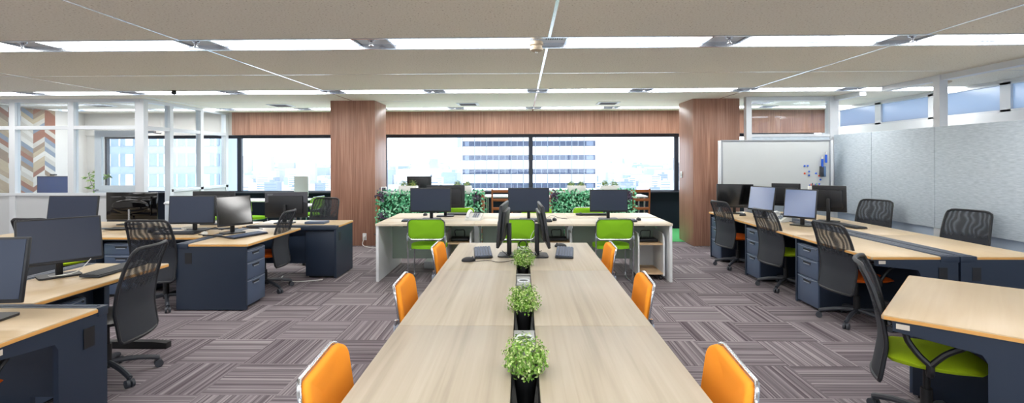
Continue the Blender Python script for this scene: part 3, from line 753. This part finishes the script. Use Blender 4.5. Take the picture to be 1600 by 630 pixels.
# bushes in the slot
def bush(x, y, lab, sc=1.0):
    o = thing('potted_plant', (x, y, .5955))
    MB().lathe([(.030, 0), (.0425, .105), (.0425, .125), (.036, .125), (.036, .112), (.0001, .112)], n=20).build('pot', M['blackp'], o)
    m = MB()
    for i in range(14):
        a = random.uniform(0, 6.28); r = random.uniform(.02, .06); m.tube([(0, 0, .11), (r * .5 * math.cos(a), r * .5 * math.sin(a), .15), (r * math.cos(a), r * math.sin(a), random.uniform(.17, .23))], .0016, 5)
    m.build('stems', M['leaf'], o)
    m = MB()
    for i in range(1500):
        v = Vector((random.gauss(0, 1), random.gauss(0, 1), random.gauss(0, 1))).normalized()
        rr = .083 * sc * random.uniform(.45, 1.0) ** .5 * (1 + .16 * math.sin(v.x * 9 + y) * math.cos(v.y * 8 + x) + .10 * math.sin(v.z * 11 + 3 * v.x + y))
        p = v * rr; p.z = p.z * .92 + .178
        m.leaf(p, (v + Vector((random.gauss(0, .5), random.gauss(0, .5), .6 + random.gauss(0, .4)))), random.uniform(.010, .017), random.uniform(.006, .010))
    m.build('foliage', M['leaf'], o, smooth=False); return tag(o, lab, 'plant', 'bushes in the table slot')
bush(.012, 1.86, 'small green bush in a black pot, nearest in the table slot')
bush(.010, 2.63, 'small green bush in a black pot, middle of the table slot')
bush(.010, 3.76, 'small green bush in a black pot, farthest in the table slot')
mon(-.125, 4.12, .72, -94, 'slim black monitor seen edge-on at far left of the meeting table', w=.52, h=.33, zb=.10, tilt=5, neck=.03, bw=.2)
mon(.145, 4.10, .72, 92, 'slim black monitor seen edge-on at far right of the meeting table', w=.52, h=.325, zb=.10, tilt=9, neck=.03, bw=.2)
kb(-.325, 4.20, .72, -84, 'dark blue keyboard on the left of the meeting table')
kb(.355, 4.20, .72, 84, 'dark blue keyboard on the right of the meeting table')
mouse(-.41, 3.88, .72, -80, 'black mouse on the left of the meeting table')
mouse(.345, 4.52, .72, 80, 'black mouse on the right of the meeting table')
cable([(-.36, 3.87, .723), (-.25, 3.90, .723), (-.18, 3.84, .723), (-.10, 3.88, .723), (-.045, 3.95, .723)], 'thin black mouse lead on the left of the meeting table', .002)
cable([(-.16, 4.12, .76), (-.1, 4.05, .727), (-.05, 4.0, .74), (0, 4.1, .724), (.02, 4.35, .73)], 'black cable from the left edge-on monitor into the table slot')
cable([(.16, 4.12, .76), (.1, 4.2, .728), (.05, 4.3, .75), (.03, 4.4, .73), (.0, 4.42, .73)], 'black cable from the right edge-on monitor into the table slot')
cable([(.12, 4.05, .74), (.09, 4.0, .80), (.07, 4.05, .87), (.10, 4.1, .93)], 'thin white cable beside the right edge-on monitor', .002, 'cablew')
m = MB()
for i in range(3):
    m.tube([(.01 + .035 * math.cos(a * .524), 4.40 + i * .01, .762 + .035 * math.sin(a * .524)) for a in range(12)], .004, 6, closed=True)
tag(m.build('cable_coil', M['cable']), 'coiled black cable on the far power box of the meeting table', 'cable')

# ================================================================ WHITE BENCH DESKS
wd = thing('bench_desk', (0, 0, 0)); HX0, HX1 = -1.80, 1.835
for i in range(3):
    a = HX0 + (HX1 - HX0) * i / 3; b = HX0 + (HX1 - HX0) * (i + 1) / 3
    MB().span(a + .001, b - .001, 6.17, 6.75, .692, .72, .003).build('tabletop', M['oakx'], wd)
    MB().span(a + .001, b - .001, 6.81, 7.42, .692, .72, .003).build('tabletop', M['oakx'], wd)
    MB().span(a + .06, b - .06, 6.768, 6.78, .18, .66).build('modesty_panel', M['glassg'], wd)
    MB().span(a + .05, b - .05, 6.752, 6.808, .63, .70).build('cable_slot', M['tray'], wd)
    MB().span(a + .3, b - .3, 6.35, 6.40, .655, .69).build('under_tray', M['housing'], wd)
for x0, x1 in ((HX0, HX0 + .035), (HX1 - .035, HX1)):
    MB().span(x0, x1, 6.20, 7.39, 0, .692, .003).build('end_panel', M['white'], wd)
for x in (HX0 + (HX1 - HX0) / 3, HX0 + (HX1 - HX0) * 2 / 3):
    MB().span(x - .03, x + .03, 6.5, 7.1, .62, .69).span(x - .035, x + .035, 6.60, 6.70, .05, .63).span(x - .035, x + .035, 6.9, 6.96, .05, .63).span(x - .035, x + .035, 6.3, 7.3, 0.0, .05, .01).build('leg_frame', M['white'], wd)
tag(wd, 'white bench of six joined desks beyond the meeting table', 'desk')
GG = 'green chairs at the white bench'
schair(-1.15, 6.27, 1, 'green', 'green chair on the near side of the white bench, left seat', GG)
schair(-.06, 6.27, -1, 'green', 'green chair on the near side of the white bench, behind the edge-on monitors', GG)
schair(1.10, 6.27, 2, 'green', 'green chair on the near side of the white bench, right seat', GG)
schair(-.92, 7.22, 180, 'green', 'green chair on the window side of the white bench, left seat', GG)
schair(.22, 7.22, 180, 'green', 'green chair on the window side of the white bench, centre seat', GG)
schair(.98, 7.22, 182, 'green', 'green chair on the window side of the white bench, right seat', GG)
mon(-1.19, 6.62, .72, 0, 'dark monitor on the left desk of the white bench', w=.535, h=.315, zb=.10, scr='screen')
mon(.09, 6.60, .72, 0, 'dark monitor on the middle desk of the white bench', w=.535, h=.315, zb=.10, scr='screen')
mon(1.13, 6.62, .72, 0, 'dark monitor on the right desk of the white bench', w=.49, h=.29, zb=.10, scr='screen')
mon(-1.06, 7.02, .72, 184, 'black monitor turned to the window, behind the left white-bench monitor', w=.53, h=.32, zb=.11)
kb(-1.30, 6.42, .72, 0, 'blue-grey keyboard below the left white-bench monitor')
kb(-.85, 7.18, .72, 0, 'black keyboard on the window side of the white bench, left', 'keysd')
kb(.16, 6.39, .72, 0, 'black keyboard below the middle white-bench monitor', 'keysd')
kb(1.22, 6.40, .72, 0, 'blue-grey keyboard below the right white-bench monitor')
kb(.98, 7.12, .72, 180, 'black keyboard on the window side of the white bench, right', 'keysd')
mouse(-1.36, 7.10, .72, 0, 'black mouse at the back left of the white bench')
mouse(.42, 6.50, .72, 0, 'black mouse right of the middle white-bench monitor')
mouse(1.50, 6.52, .72, 0, 'black mouse at the right end of the white bench')
mouse(.83, 7.12, .72, 0, 'black mouse left of the right white-bench monitor, at the back')
phone(-.62, 6.60, .72, -8, 'white desk telephone between the left and middle white-bench monitors')
cable([(-.08, 6.68, .723), (-.18, 6.6, .723), (-.3, 6.66, .726), (-.22, 6.72, .723)], 'loose black lead left of the middle white-bench monitor')
cable([(.32, 6.7, .723), (.4, 6.72, .76), (.5, 6.7, .73), (.6, 6.66, .723)], 'loose black lead right of the middle white-bench monitor', .0025)
def cart_b():
    o = thing('computer_cart', (0, 0, 0)); W = .33
    for x in (-W / 2, W / 2 - .02):
        pts = [(0, .06), (0, .50), (.012, .54), (.04, .575), (.09, .585), (.5, .585), (.5, .06)]
        MB().prism(pts, .02, lambda u, v, w_: Vector((x + w_, u, v))).build('side_panel', M['white'], o)
    for z in (.075, .44): MB().span(-W / 2 + .021, W / 2 - .021, .01, .49, z, z + .02).build('shelf', M['shelfwood'], o)
    MB().span(-W / 2 + .021, W / 2 - .021, .47, .485, .10, .43).build('back_panel', M['lowwall'], o)
    for x in (-W / 2 + .04, W / 2 - .04):
        for y in (.05, .44): MB().cyl((x - .012, y, .027), (x + .012, y, .027), .026).cyl((x, y, .03), (x, y, .074), .008).build('castor', M['blackp'], o)
    return o
for x, y, lab in ((-.80, 6.33, 'left'), (.46, 6.36, 'middle'), (1.60, 6.28, 'right')):
    place('cart', cart_b, (x, y, 0), 0, 'white computer cart with wood shelves under the white bench, %s' % lab, 'cart', 'computer carts under the white bench')
    dv = thing('network_box', (x, y + .22, .461)); MB().span(-.115, .115, -.1, .1, 0, .035, .006).build('body', M['blackp'], dv)
    MB().tube(catm([(-.06, .05, .03), (-.07, .02, .12), (.0, .0, .13), (.05, .03, .12), (.05, .06, .03)]), .005, 6).build('lead', M['cable'], dv)
    tag(dv, 'flat black network box on the upper shelf of the %s computer cart' % lab, 'network box')
MB_ = MB().span(-1.35, -.75, 6.95, 7.2, 0.002, .10, .004).build('floor_cable_box', M['tray']); tag(MB_, 'long grey cable box on the floor under the left of the white bench', 'cable box')

# ================================================================ RIGHT DESK ROWS
HR = .70; RX = 2.86; RY = [4.19, 5.39, 6.59, 7.79]
rn = ['nearest', 'middle', 'farthest']
for i in range(3):
    # left row: user edge at x=RX, rear towards +x : rotate so local y -> +x, local x -> -y
    duct_desk(RX, RY[i + 1], -90, 1.2, .56, HR, 'beech and slate desk, %s of the row left of the cable duct' % rn[i], ends=('closed', 'open' if i == 0 else None), duct=.15, group='desks of the right-hand double row')
    # right row: user edge at x=4.27, rear towards -x : local y -> -x, local x -> +y
    duct_desk(4.27, RY[i], 90, 1.2, .56, HR, 'beech and slate desk, %s of the row beside the grey wall panels' % rn[i], ends=('closed', 'closed' if i == 2 else None), duct=.13, group='desks of the right-hand double row')
GP = 'drawer pedestals of the right-hand row'
for y, l in ((5.18, 'nearest'), (6.40, 'middle'), (7.59, 'farthest')):
    ped(RX + .03, y, -90, .63, 'grey three-drawer pedestal under the right-hand row, %s' % l, GP)
GM = 'black mesh chairs along the right-hand row'
mchair(3.07, 4.70, -84, 'orange', True, 'black mesh chair with orange seat and armrests at the nearest right-row desk', GM)
mchair(3.06, 5.92, -82, 'lime', False, 'black mesh chair with lime seat at the middle right-row desk', GM)
mchair(3.00, 7.08, -80, 'orange', False, 'black mesh chair with orange seat at the farthest right-row desk', GM)
mchair(4.72, 7.05, 118, 'black', False, 'black mesh chair by the wall panels, farther of the two', GM)
mchair(4.72, 5.62, 112, 'black', False, 'black mesh chair by the wall panels, nearer of the two', GM)
mon(3.13, 7.50, HR, -14, 'wide brownish-dark monitor at the far end of the right row', w=.50, h=.345, zb=.09, scr='screen_k')
mon(3.29, 6.95, HR, -60, 'small monitor tilted back with a painted blue reflection, next to the wide dark one', w=.38, h=.33, zb=.10, tilt=12, scr='screen_b')
mon(3.80, 7.35, HR, 150, 'black monitor back before the whiteboard, left of two', w=.37, h=.33, zb=.12, tilt=6)
mon(3.35, 6.12, HR, -52, 'monitor with a painted blue reflection on the middle right-row desk', w=.37, h=.35, zb=.09, tilt=10, scr='screen_b')
mon(3.93, 6.55, HR, 138, 'black monitor back before the whiteboard, right of two', w=.38, h=.34, zb=.12, tilt=8)
phone(3.30, 6.55, HR, -60, 'white desk telephone behind the right-row monitor with the painted blue reflection')
kb(3.85, 6.05, HR, 95, 'black keyboard beside the cable duct of the right row', 'keysd')
cable([(3.35, 6.3, .704), (3.42, 6.45, .706), (3.3, 6.7, .704), (3.36, 6.9, .706)], 'black lead across the right-row desk', .003)
mouse(3.12, 7.2, HR, -70, 'black mouse beside the wide dark right-row monitor')
# rotated near desk
ang = math.degrees(math.atan2(-.74, -.673))
duct_desk(2.66, 3.53, ang, 1.205, .70, HR, 'angled beech-topped desk at the lower right corner', ends=('open', 'open'), duct=.14)
ped(2.55, 3.35, ang, .63, 'grey drawer pedestal under the angled desk at the lower right')
mchair(2.22, 2.82, -124.8, 'lime', True, 'black mesh chair with lime seat tucked under the angled desk')

# ================================================================ LEFT DESKS
HL = .67
duct_desk(-3.59, 2.17, 0, 1.2, .64, HL, 'beech-topped desk at the lower left corner', ends=('open', 'open'), duct=.07)
mchair(-2.72, 2.22, 10, 'orange', True, 'mesh chair with orange seat under the lower left desk')
duct_desk(-2.86, 2.90, 90, 1.15, .60, HL, 'beech desk holding the tilted blue-screened monitor', ends=('closed', None), duct=.12, foot=True)
ped(-2.90, 3.12, 90, .60, 'grey drawer pedestal under the desk of the tilted blue-screened monitor')
mchair(-2.86, 3.43, 99, 'black', False, 'big black mesh chair at the left behind the lower left desk')
duct_desk(-3.5 - 1.2, 5.43, 0, 1.2, .61, HL, 'beech desk in the back left row, holding the plain grey monitor by the duct', ends=('closed', 'closed'), duct=.15, group='desks of the back left row')
duct_desk(-3.5 - 2.4, 5.43, 0, 1.19, .61, HL, 'beech desk in the back left row, leftmost', ends=('closed', None), duct=.15, group='desks of the back left row')
duct_desk(-3.52, 6.83, 180, 1.19, .61, HL, 'beech desk under the glossy black monitor, window side', ends=('closed', None), duct=0, group='desks of the back left row')
duct_desk(-3.52 - 1.2, 6.83, 180, 1.19, .61, HL, 'beech desk at the far left of the window side row', ends=(None, 'closed'), duct=0, group='desks of the back left row')
ped(-4.40, 5.47, 0, .60, 'grey drawer pedestal in the back left row beside the mesh chair')
mchair(-3.68, 5.16, 2, 'black', False, 'black mesh chair in front of the back left row, centre')
mchair(-4.95, 5.30, -4, 'lime', False, 'mesh chair with lime seat behind the tilted monitor')
mchair(-6.15, 7.45, 176, 'black', False, 'black mesh chair on the window side of the back left row')
duct_desk(-2.73, 4.98, 90, 1.22, .60, HL, 'desk with dark end panel and drawers, facing the aisle', ends=('closed', None), duct=.13)
ped(-2.77, 5.21, 90, .60, 'grey three-drawer pedestal at the aisle end of the dark-ended desk')
mchair(-2.98, 5.80, 95, 'orange', False, 'black mesh chair seen from the side at the dark-ended aisle desk')
duct_desk(-2.34, 6.99, 180, 1.16, .56, HL, 'dark-backed desk nearest the left pillar', ends=('closed', None), duct=.08)
ped(-2.56, 6.94, 180, .60, 'dark pedestal back under the desk nearest the left pillar')
mchair(-3.05, 7.45, 170, 'black', False, 'black mesh chair behind the monitor nearest the left pillar')
mon(-2.82, 2.58, HL, 6, 'grey-framed monitor cut by the left picture edge', w=.50, h=.335, zb=.10, tilt=9, scr='screen')
mon(-3.32, 3.57, HL, 52, 'large tilted monitor with blue-grey screen on the left', w=.47, h=.325, zb=.10, tilt=14, scr='screen')
mon(-5.26, 5.86, HL, 3, 'plain grey monitor at far left of the back left row', w=.57, h=.32, zb=.105, tilt=8, scr='screen')
mon(-5.12, 6.52, HL, 180, 'large glossy black monitor seen from behind', w=.68, h=.36, zb=.06, glossy=True, logo=('PHILIPS', .022, 0, .10, .062))
mon(-3.86, 5.88, HL, 3, 'plain grey monitor beside the white mouse, back left row', w=.53, h=.33, zb=.09, tilt=4, scr='screen')
mon(-4.05, 6.55, HL, 180, 'black monitor just behind the plain grey monitor with the white mouse', w=.56, h=.33, zb=.10)
mon(-3.30, 5.72, HL, 52, 'dark glossy monitor on the aisle desk, turned to the side', w=.38, h=.34, zb=.09, tilt=12, scr='screen_k')
mon(-3.14, 6.66, HL, 181, 'wide black monitor seen from behind, near the left pillar', w=.57, h=.34, zb=.07, logo=('acer', .045, .21, .125, .0136), facet=True)
kb(-3.07, 3.74, HL, 92, 'black keyboard beside the large tilted monitor', 'keysd')
kb(-3.90, 5.66, HL, 2, 'black keyboard below the plain grey monitor, back left row', 'keysd')
kb(-3.02, 5.50, HL, 70, 'blue-grey keyboard on the aisle desk')
mouse(-3.57, 5.62, HL, 10, 'white mouse on the back left row', True)
mouse(-3.06, 4.1 - .1 + .0, HL, 80, 'black mouse near the rounded desk end on the left')
rr2 = random.Random(11)
for i, (x, y) in enumerate(((-4.25, 5.95), (-3.62, 5.92), (-3.3, 5.35), (-3.18, 6.02), (-3.95, 6.0))):
    pts = [(x + rr2.uniform(-.18, .18), y + rr2.uniform(-.07, .07), HL + rr2.uniform(.006, .045)) for _ in range(7)]
    cable(pts, ['tangled black cable left of the white-mouse monitor', 'tangled black cable behind the white mouse', 'black cable on the near end of the aisle desk', 'tangled black cable behind the dark glossy monitor', 'white tangled cable under the plain grey monitor'][i], .005, 'cablew' if i == 4 else 'cable')
nb = MB().span(-.13, .13, -.09, .09, 0, .03, .006).build('network_box', M['ped']); nb.location = (-2.70, 6.62, HL + .001); tag(nb, 'flat grey box on the desk nearest the left pillar', 'network box')
nb = MB().span(-.12, .12, -.08, .08, 0, .012, .004).build('tablet', M['blackp']); nb.location = (-4.88, 6.04, HL + .009); tag(nb, 'thin black tablet before the glossy black monitor', 'tablet')
pp = MB().span(-.11, .11, -.15, .15, 0, .012).build('paper_stack', M['paper']); pp.location = (-4.55, 6.62, HL + .001); tag(pp, 'stack of white papers right of the glossy black monitor', 'papers')
hs = thing('headphones', (-4.22, 5.76, HL + .001)); MB().tube([(-.07, 0, .02), (-.06, .06, .02), (0, .09, .02), (.06, .06, .02), (.07, 0, .02)], .007, 8, smooth=2).build('headband', M['blackp'], hs)
for sg in (-1, 1): MB().cyl((sg * .07, 0, 0), (sg * .07, 0, .035), .03).build('ear_cup', M['castor'], hs)
tag(hs, 'black headphones left of the keyboard, back left row', 'headphones')
cable([(-2.5, 6.3, .004), (-2.75, 6.2, .004), (-3.0, 6.25, .004), (-3.1, 6.5, .004)], 'white cable on the floor under the desk nearest the left pillar', .006, 'cablew')
cable([(-3.45, 3.6, .675), (-3.3, 3.5, .69), (-3.15, 3.52, .72), (-3.1, 3.58, .80)], 'white cable under the large tilted monitor', .003, 'cablew')

# ================================================================ WHITEBOARD
wb = thing('whiteboard', (4.075, 8.2, 0))
MB().span(-.85, .85, -.012, .012, .97, 1.79).build('board', M['wb'], wb)
m = MB(); m.span(-.865, .865, -.02, .02, 1.785, 1.81, .004); m.span(-.865, .865, -.02, .02, .95, .975, .004); m.span(-.87, -.845, -.02, .02, .95, 1.81, .004); m.span(.845, .87, -.02, .02, .95, 1.81, .004); m.build('frame', M['wbframe'], wb)
MB().span(-.80, .80, -.07, -.02, .935, .95, .003).build('pen_tray', M['wbframe'], wb)
for sg in (-1, 1):
    MB().span(sg * .89 - .02, sg * .89 + .02, -.02, .02, .06, 1.80, .004).build('post', M['alu'], wb)
    MB().span(sg * .89 - .02, sg * .89 + .02, -.28, .28, .045, .075, .006).cyl((sg * .89 - .012, -.25, .024), (sg * .89 + .012, -.25, .024), .023).cyl((sg * .89 - .012, .25, .024), (sg * .89 + .012, .25, .024), .023).build('foot', M['alu'], wb)
tag(wb, 'large white whiteboard on a stand in front of the right pillar', 'whiteboard')
er = thing('board_eraser', (4.80, 8.165, 1.30)); MB().box((0, 0, 0), (.08, .03, .17), .008).build('felt', M['castor'], er); MB().box((.03, -.01, 0), (.03, .04, .17), .008).build('grip', mat('slate_blue', (86, 118, 160), .5), er); tag(er, 'grey and blue board eraser on the whiteboard', 'eraser')
for x, z, l in ((4.86, 1.52, 'upper'), (4.80, 1.45, 'lower')):
    p = thing('marker', (x, 8.165, z)); MB().cyl((0, 0, -.08), (0, 0, .05), .017).build('barrel', M['bluep'], p); MB().cyl((0, 0, .05), (0, 0, .09), .013).build('cap', M['whitep'], p); tag(p, 'blue marker holder on the whiteboard edge, %s' % l, 'marker')
for i, (x, z, c) in enumerate(((4.53, 1.42, 'bluep'), (4.58, 1.42, 'bluep'), (4.60, 1.33, 'bluep'), (4.60, 1.27, 'bluep'), (4.53, 1.30, 'red'), (4.71, 1.30, 'bluep'), (4.76, 1.26, 'red'), (4.78, 1.20, 'bluep'), (4.76, 1.13, 'bluep'))):
    g = MB().cyl((0, -.008, 0), (0, .002, 0), .014).build('magnet', M[c]); g.location = (x, 8.185, z - .03); tag(g, '%s round magnet at the lower right of the whiteboard' % ('blue' if c == 'bluep' else 'red'), 'magnet', '%s whiteboard magnets' % ('blue' if c == 'bluep' else 'red'))
ph = thing('pen_holder', (4.66, 8.15, 1.0)); MB().span(-.09, .09, -.02, .02, -.02, .07, .003).build('box', M['paper'], ph)
for i in range(7): MB().cyl((-.07 + i * .023, 0, .02), (-.07 + i * .023, .0, .095 + .012 * (i % 3)), .006).build('pen', M[['bluep', 'red', 'blackp', 'red', 'bluep', 'ivy', 'red'][i]], ph)
tag(ph, 'white pen box full of markers at the lower right of the whiteboard', 'pen holder')

# ================================================================ WINDOW AREA
def ivy(x0, x1, lab):
    o = thing('ivy_screen', ((x0 + x1) / 2, 8.62, 0)); w2 = (x1 - x0) / 2
    m = MB(); m.span(-w2 + .02, w2 - .02, -.09, .09, .08, .93); m.build('core', mat('screen_felt', (44, 92, 62), .9), o)
    for sg in (-1, 1): MB().span(sg * w2 - .02, sg * w2 + .02, -.12, .12, .02, .96, .004).build('post', M['chairwood'], o)
    MB().span(-w2, w2, -.15, .15, 0, .08, .01).build('base', M['chairwood'], o)
    MB().span(-w2, w2, -.11, .11, .925, .955, .004).build('top_board', M['greyl'], o)
    m = MB(); N = int(3400 * (x1 - x0) / 1.7)
    for i in range(N):
        side = -1 if random.random() < .68 else 1
        x = random.uniform(-w2 - .03, w2 + .03); z = random.uniform(.06, .985); y = side * random.uniform(.09, .15)
        if z > .95: y = random.choice((-1, 1)) * random.uniform(.10, .14)
        m.leaf((x, y, z), (random.gauss(0, .5), side * 1.0, random.gauss(.4, .5)), random.uniform(.035, .06), random.uniform(.03, .048))
    m.build('ivy_leaves', M['ivy'], o, smooth=False)
    m = MB()
    for cx, cz in ((-w2 + .05, .9), (-w2 + .08, .55), (w2 - .1, .88), (0.12, .72), (-w2 + .04, .25)):
        for i in range(45): m.leaf((cx + random.gauss(0, .035), -.15 + random.gauss(0, .01), cz + random.gauss(0, .045)), (random.gauss(0, .5), -1, random.gauss(.3, .5)), .05, .032)
    m.build('purple_leaves', M['purple'], o, smooth=False)
    return tag(o, lab, 'plant screen', 'ivy screens before the windows')
ivy(-2.42, -.66, 'ivy-covered low screen beside the left pillar')
ivy(.50, 1.88, 'ivy-covered low screen towards the right pillar')
def planter(x, lab):
    o = thing('planter_box', (x, 8.62, .956))
    MB().span(-.155, .155, -.075, .075, 0, .105, .005).build('trough', M['whitep'], o)
    m = MB()
    for i in range(420):
        cx = random.choice((-.08, .075)); v = Vector((random.gauss(0, 1), random.gauss(0, 1), abs(random.gauss(0, 1)))).normalized()
        p = Vector((cx, 0, .10)) + Vector((v.x * .08, v.y * .065, v.z * .11)) * random.uniform(.5, 1)
        m.leaf(p, v + Vector((0, 0, .4)), random.uniform(.018, .03), .014)
    m.build('foliage', M['box'], o, smooth=False); return tag(o, lab, 'planter', 'white planter boxes on the ivy screens')
planter(-1.94, 'white planter box on the left ivy screen, nearer the pillar'); planter(-1.01, 'white planter box on the left ivy screen, right end')
planter(.93, 'white planter box on the right ivy screen, left one'); planter(1.49, 'white planter box on the right ivy screen, right one')
pf = thing('photo_frame', (-2.36, 8.62, .957)); MB().box((0, 0, .045), (.10, .012, .09), .003).build('frame', M['white'], pf); MB().box((0, -.007, .045), (.06, .003, .055)).build('picture', M['castor'], pf); tag(pf, 'small white picture frame on the ivy screen beside the left pillar', 'picture frame')
# switch, outlet
sw = thing('light_switch', (2.96, 9.42, 1.22)); MB().box((-.004, 0, 0), (.008, .09, .12), .003).build('plate', M['white'], sw); MB().box((-.010, 0, 0), (.006, .04, .06), .002).build('rocker', M['greyl'], sw); tag(sw, 'white light switch on the side of the right pillar', 'switch')
ou = thing('wall_outlet', (-2.76, 8.825, .16)); MB().box((0, -.002, 0), (.07, .008, .12), .003).build('plate', M['white'], ou); MB().box((0, -.022, -.01), (.035, .03, .05), .006).build('plug', M['whitep'], ou); tag(ou, 'white wall outlet low on the left pillar', 'outlet')
cable([(-2.76, 8.79, .13), (-2.77, 8.75, .03), (-2.6, 8.6, .008), (-2.2, 8.4, .008), (-1.9, 7.6, .008)], 'white cable trailing from the left pillar outlet', .007, 'cablew')
# high table and ladder-back chairs
def wtable(x0, x1, y0, y1, h, lab):
    o = thing('window_table', ((x0 + x1) / 2, (y0 + y1) / 2, 0)); a = (x1 - x0) / 2; b = (y1 - y0) / 2
    MB().span(-a, a, -b, b, h - .025, h, .006).build('tabletop', M['white'], o)
    for sx in (-1, 1):
        for sy in (-1, 1): MB().cyl((sx * (a - .06), sy * (b - .06), .009), (sx * (a - .06), sy * (b - .06), h - .025), .018).build('leg', M['chrome'], o)
    return tag(o, lab, 'table')
wtable(-.75, 2.45, 9.85, 10.45, .79, 'long white table under the middle windows')
wtable(-2.45, -1.2, 9.95, 10.5, .79, 'white table under the window, carrying the small monitor')
wtable(-5.85, -4.15, 9.5, 10.1, .74, 'white table at the window left of the left pillar')
def ladder_b():
    o = thing('ladder_back_chair', (0, 0, 0))
    for sx in (-1, 1):
        MB().tube([(sx * .18, -.2, .009), (sx * .18, -.19, .45), (sx * .18, -.23, .96)], .016, 8).build('leg', M['chairwood'], o)
        MB().tube([(sx * .18, .18, .009), (sx * .18, .18, .44)], .016, 8).build('leg', M['chairwood'], o)
    MB().span(-.2, .2, -.2, .2, .44, .465, .008).build('seat', M['chairwood'], o)
    for z in (.60, .76, .92): MB().box((0, -.205 - (z - .6) * .06, z), (.36, .016, .05), .005).build('slat', M['chairwood'], o)
    return o
for x, y, f, lab in ((-.36, 9.45, 0, 'brown ladder-back chair just left of the middle white-bench monitor'), (2.12, 9.45, 8, 'brown ladder-back chair at the right end of the window table'), (.75, 9.45, 0, 'brown ladder-back chair behind the right ivy screen, left'), (1.42, 9.45, 0, 'brown ladder-back chair behind the right ivy screen, right')):
    place('ladder', ladder_b, (x, y, .008), f, lab, 'chair', 'ladder-back chairs at the window table')
mon(-2.08, 10.2, .79, 180, 'black monitor on the window table behind the left ivy screen', w=.50, h=.30, zb=.08)
GN = 'green chairs by the left window'
schair(-5.62, 9.35, -70, 'green', 'green chair at the left window table, leftmost', GN); schair(-5.02, 9.30, -20, 'green', 'green chair at the left window table, second', GN); schair(-4.2, 9.85, 80, 'green', 'green chair at the left window table by its right end', GN)
bd = thing('document_stand', (-4.35, 9.9, .741)); MB().box((0, 0, .25), (.28, .03, .40), .006).build('board', M['greyl'], bd); MB().span(-.1, .1, -.08, .08, 0, .02, .005).span(-.02, .02, .015, .03, .0, .3).build('stand', M['whitep'], bd); tag(bd, 'pale grey upright board standing on the left window table', 'board')
bt = thing('round_table', (-4.55, 8.7, 0)); MB().lathe([(.0001, .70), (.30, .70), (.31, .715), (.30, .73), (.0001, .73)], n=32).build('tabletop', M['white'], bt)
bt.location = (-3.95, 8.75, 0)
MB().cyl((0, 0, .02), (0, 0, .70), .022).build('pole', M['chrome'], bt); MB().lathe([(.0001, 0), (.22, 0), (.21, .02), (.03, .03), (.0001, .03)], n=28).build('base', M['chrome'], bt); tag(bt, 'small round white table left of the left pillar', 'table')
# glass room contents
tv = thing('display_stand', (-8.78, 9.35, 0)); MB().box((0, 0, 1.03), (.66, .04, .38), .006).build('housing', M['housing'], tv); MB().box((0, -.021, 1.035), (.63, .004, .35)).build('screen', mat('display_blue', (64, 88, 142), .25), tv)
MB().cyl((0, .03, .03), (0, .03, 1.0), .025).build('pole', M['knobm'], tv); MB().span(-.3, .3, -.2, .25, 0, .03, .01).build('base', M['blackp'], tv); MB().box((-.03, 0, 1.245), (.11, .04, .03), .008).build('webcam', M['castor'], tv)
tag(tv, 'blue-screened display on a stand inside the glass meeting room', 'display')
def roomplant():
    o = thing('potted_tree', (-8.35, 9.75, 0)); MB().lathe([(.10, 0), (.14, .26), (.14, .28), (.12, .28), (.12, .25), (.0001, .25)]).build('pot', M['whitep'], o)
    MB().tube(catm([(0, 0, .24), (.02, 0, .6), (-.02, .0, .95), (.02, 0, 1.25)]), .010, 6).tube([(0, 0, 1.0), (.12, 0, 1.15), (.2, 0, 1.22)], .005, 6).tube([(0, 0, .95), (-.08, 0, 1.05), (-.12, 0, 1.2)], .005, 6).build('trunk', M['soil'], o)
    m = MB()
    for i in range(46):
        c = random.choice(((.02, 1.27), (.2, 1.22), (-.12, 1.2), (-.02, 1.1), (0, 1.0)))
        m.leaf((c[0] + random.gauss(0, .04), random.gauss(0, .05), c[1] + random.gauss(0, .04)), (random.gauss(0, .6), -.7, random.gauss(.6, .5)), random.uniform(.09, .14), .05)
    m.build('leaves', M['leaf'], o, smooth=False); tag(o, 'leafy potted tree inside the glass meeting room', 'plant')
roomplant()
st = thing('bar_stool', (-5.55, 8.05, 0)); MB().lathe([(.0001, .74), (.17, .74), (.19, .765), (.17, .79), (.0001, .80)], n=28).build('seat', M['white'], st)
st.location = (-6.05, 8.75, 0)
MB().cyl((0, 0, .02), (0, 0, .74), .02).build('pole', M['chrome'], st); MB().lathe([(.0001, 0), (.19, 0), (.18, .02), (.03, .035), (.0001, .035)], n=28).build('base', M['chrome'], st); tag(st, 'white round stool with chrome pole beside the meeting room doorway', 'stool')
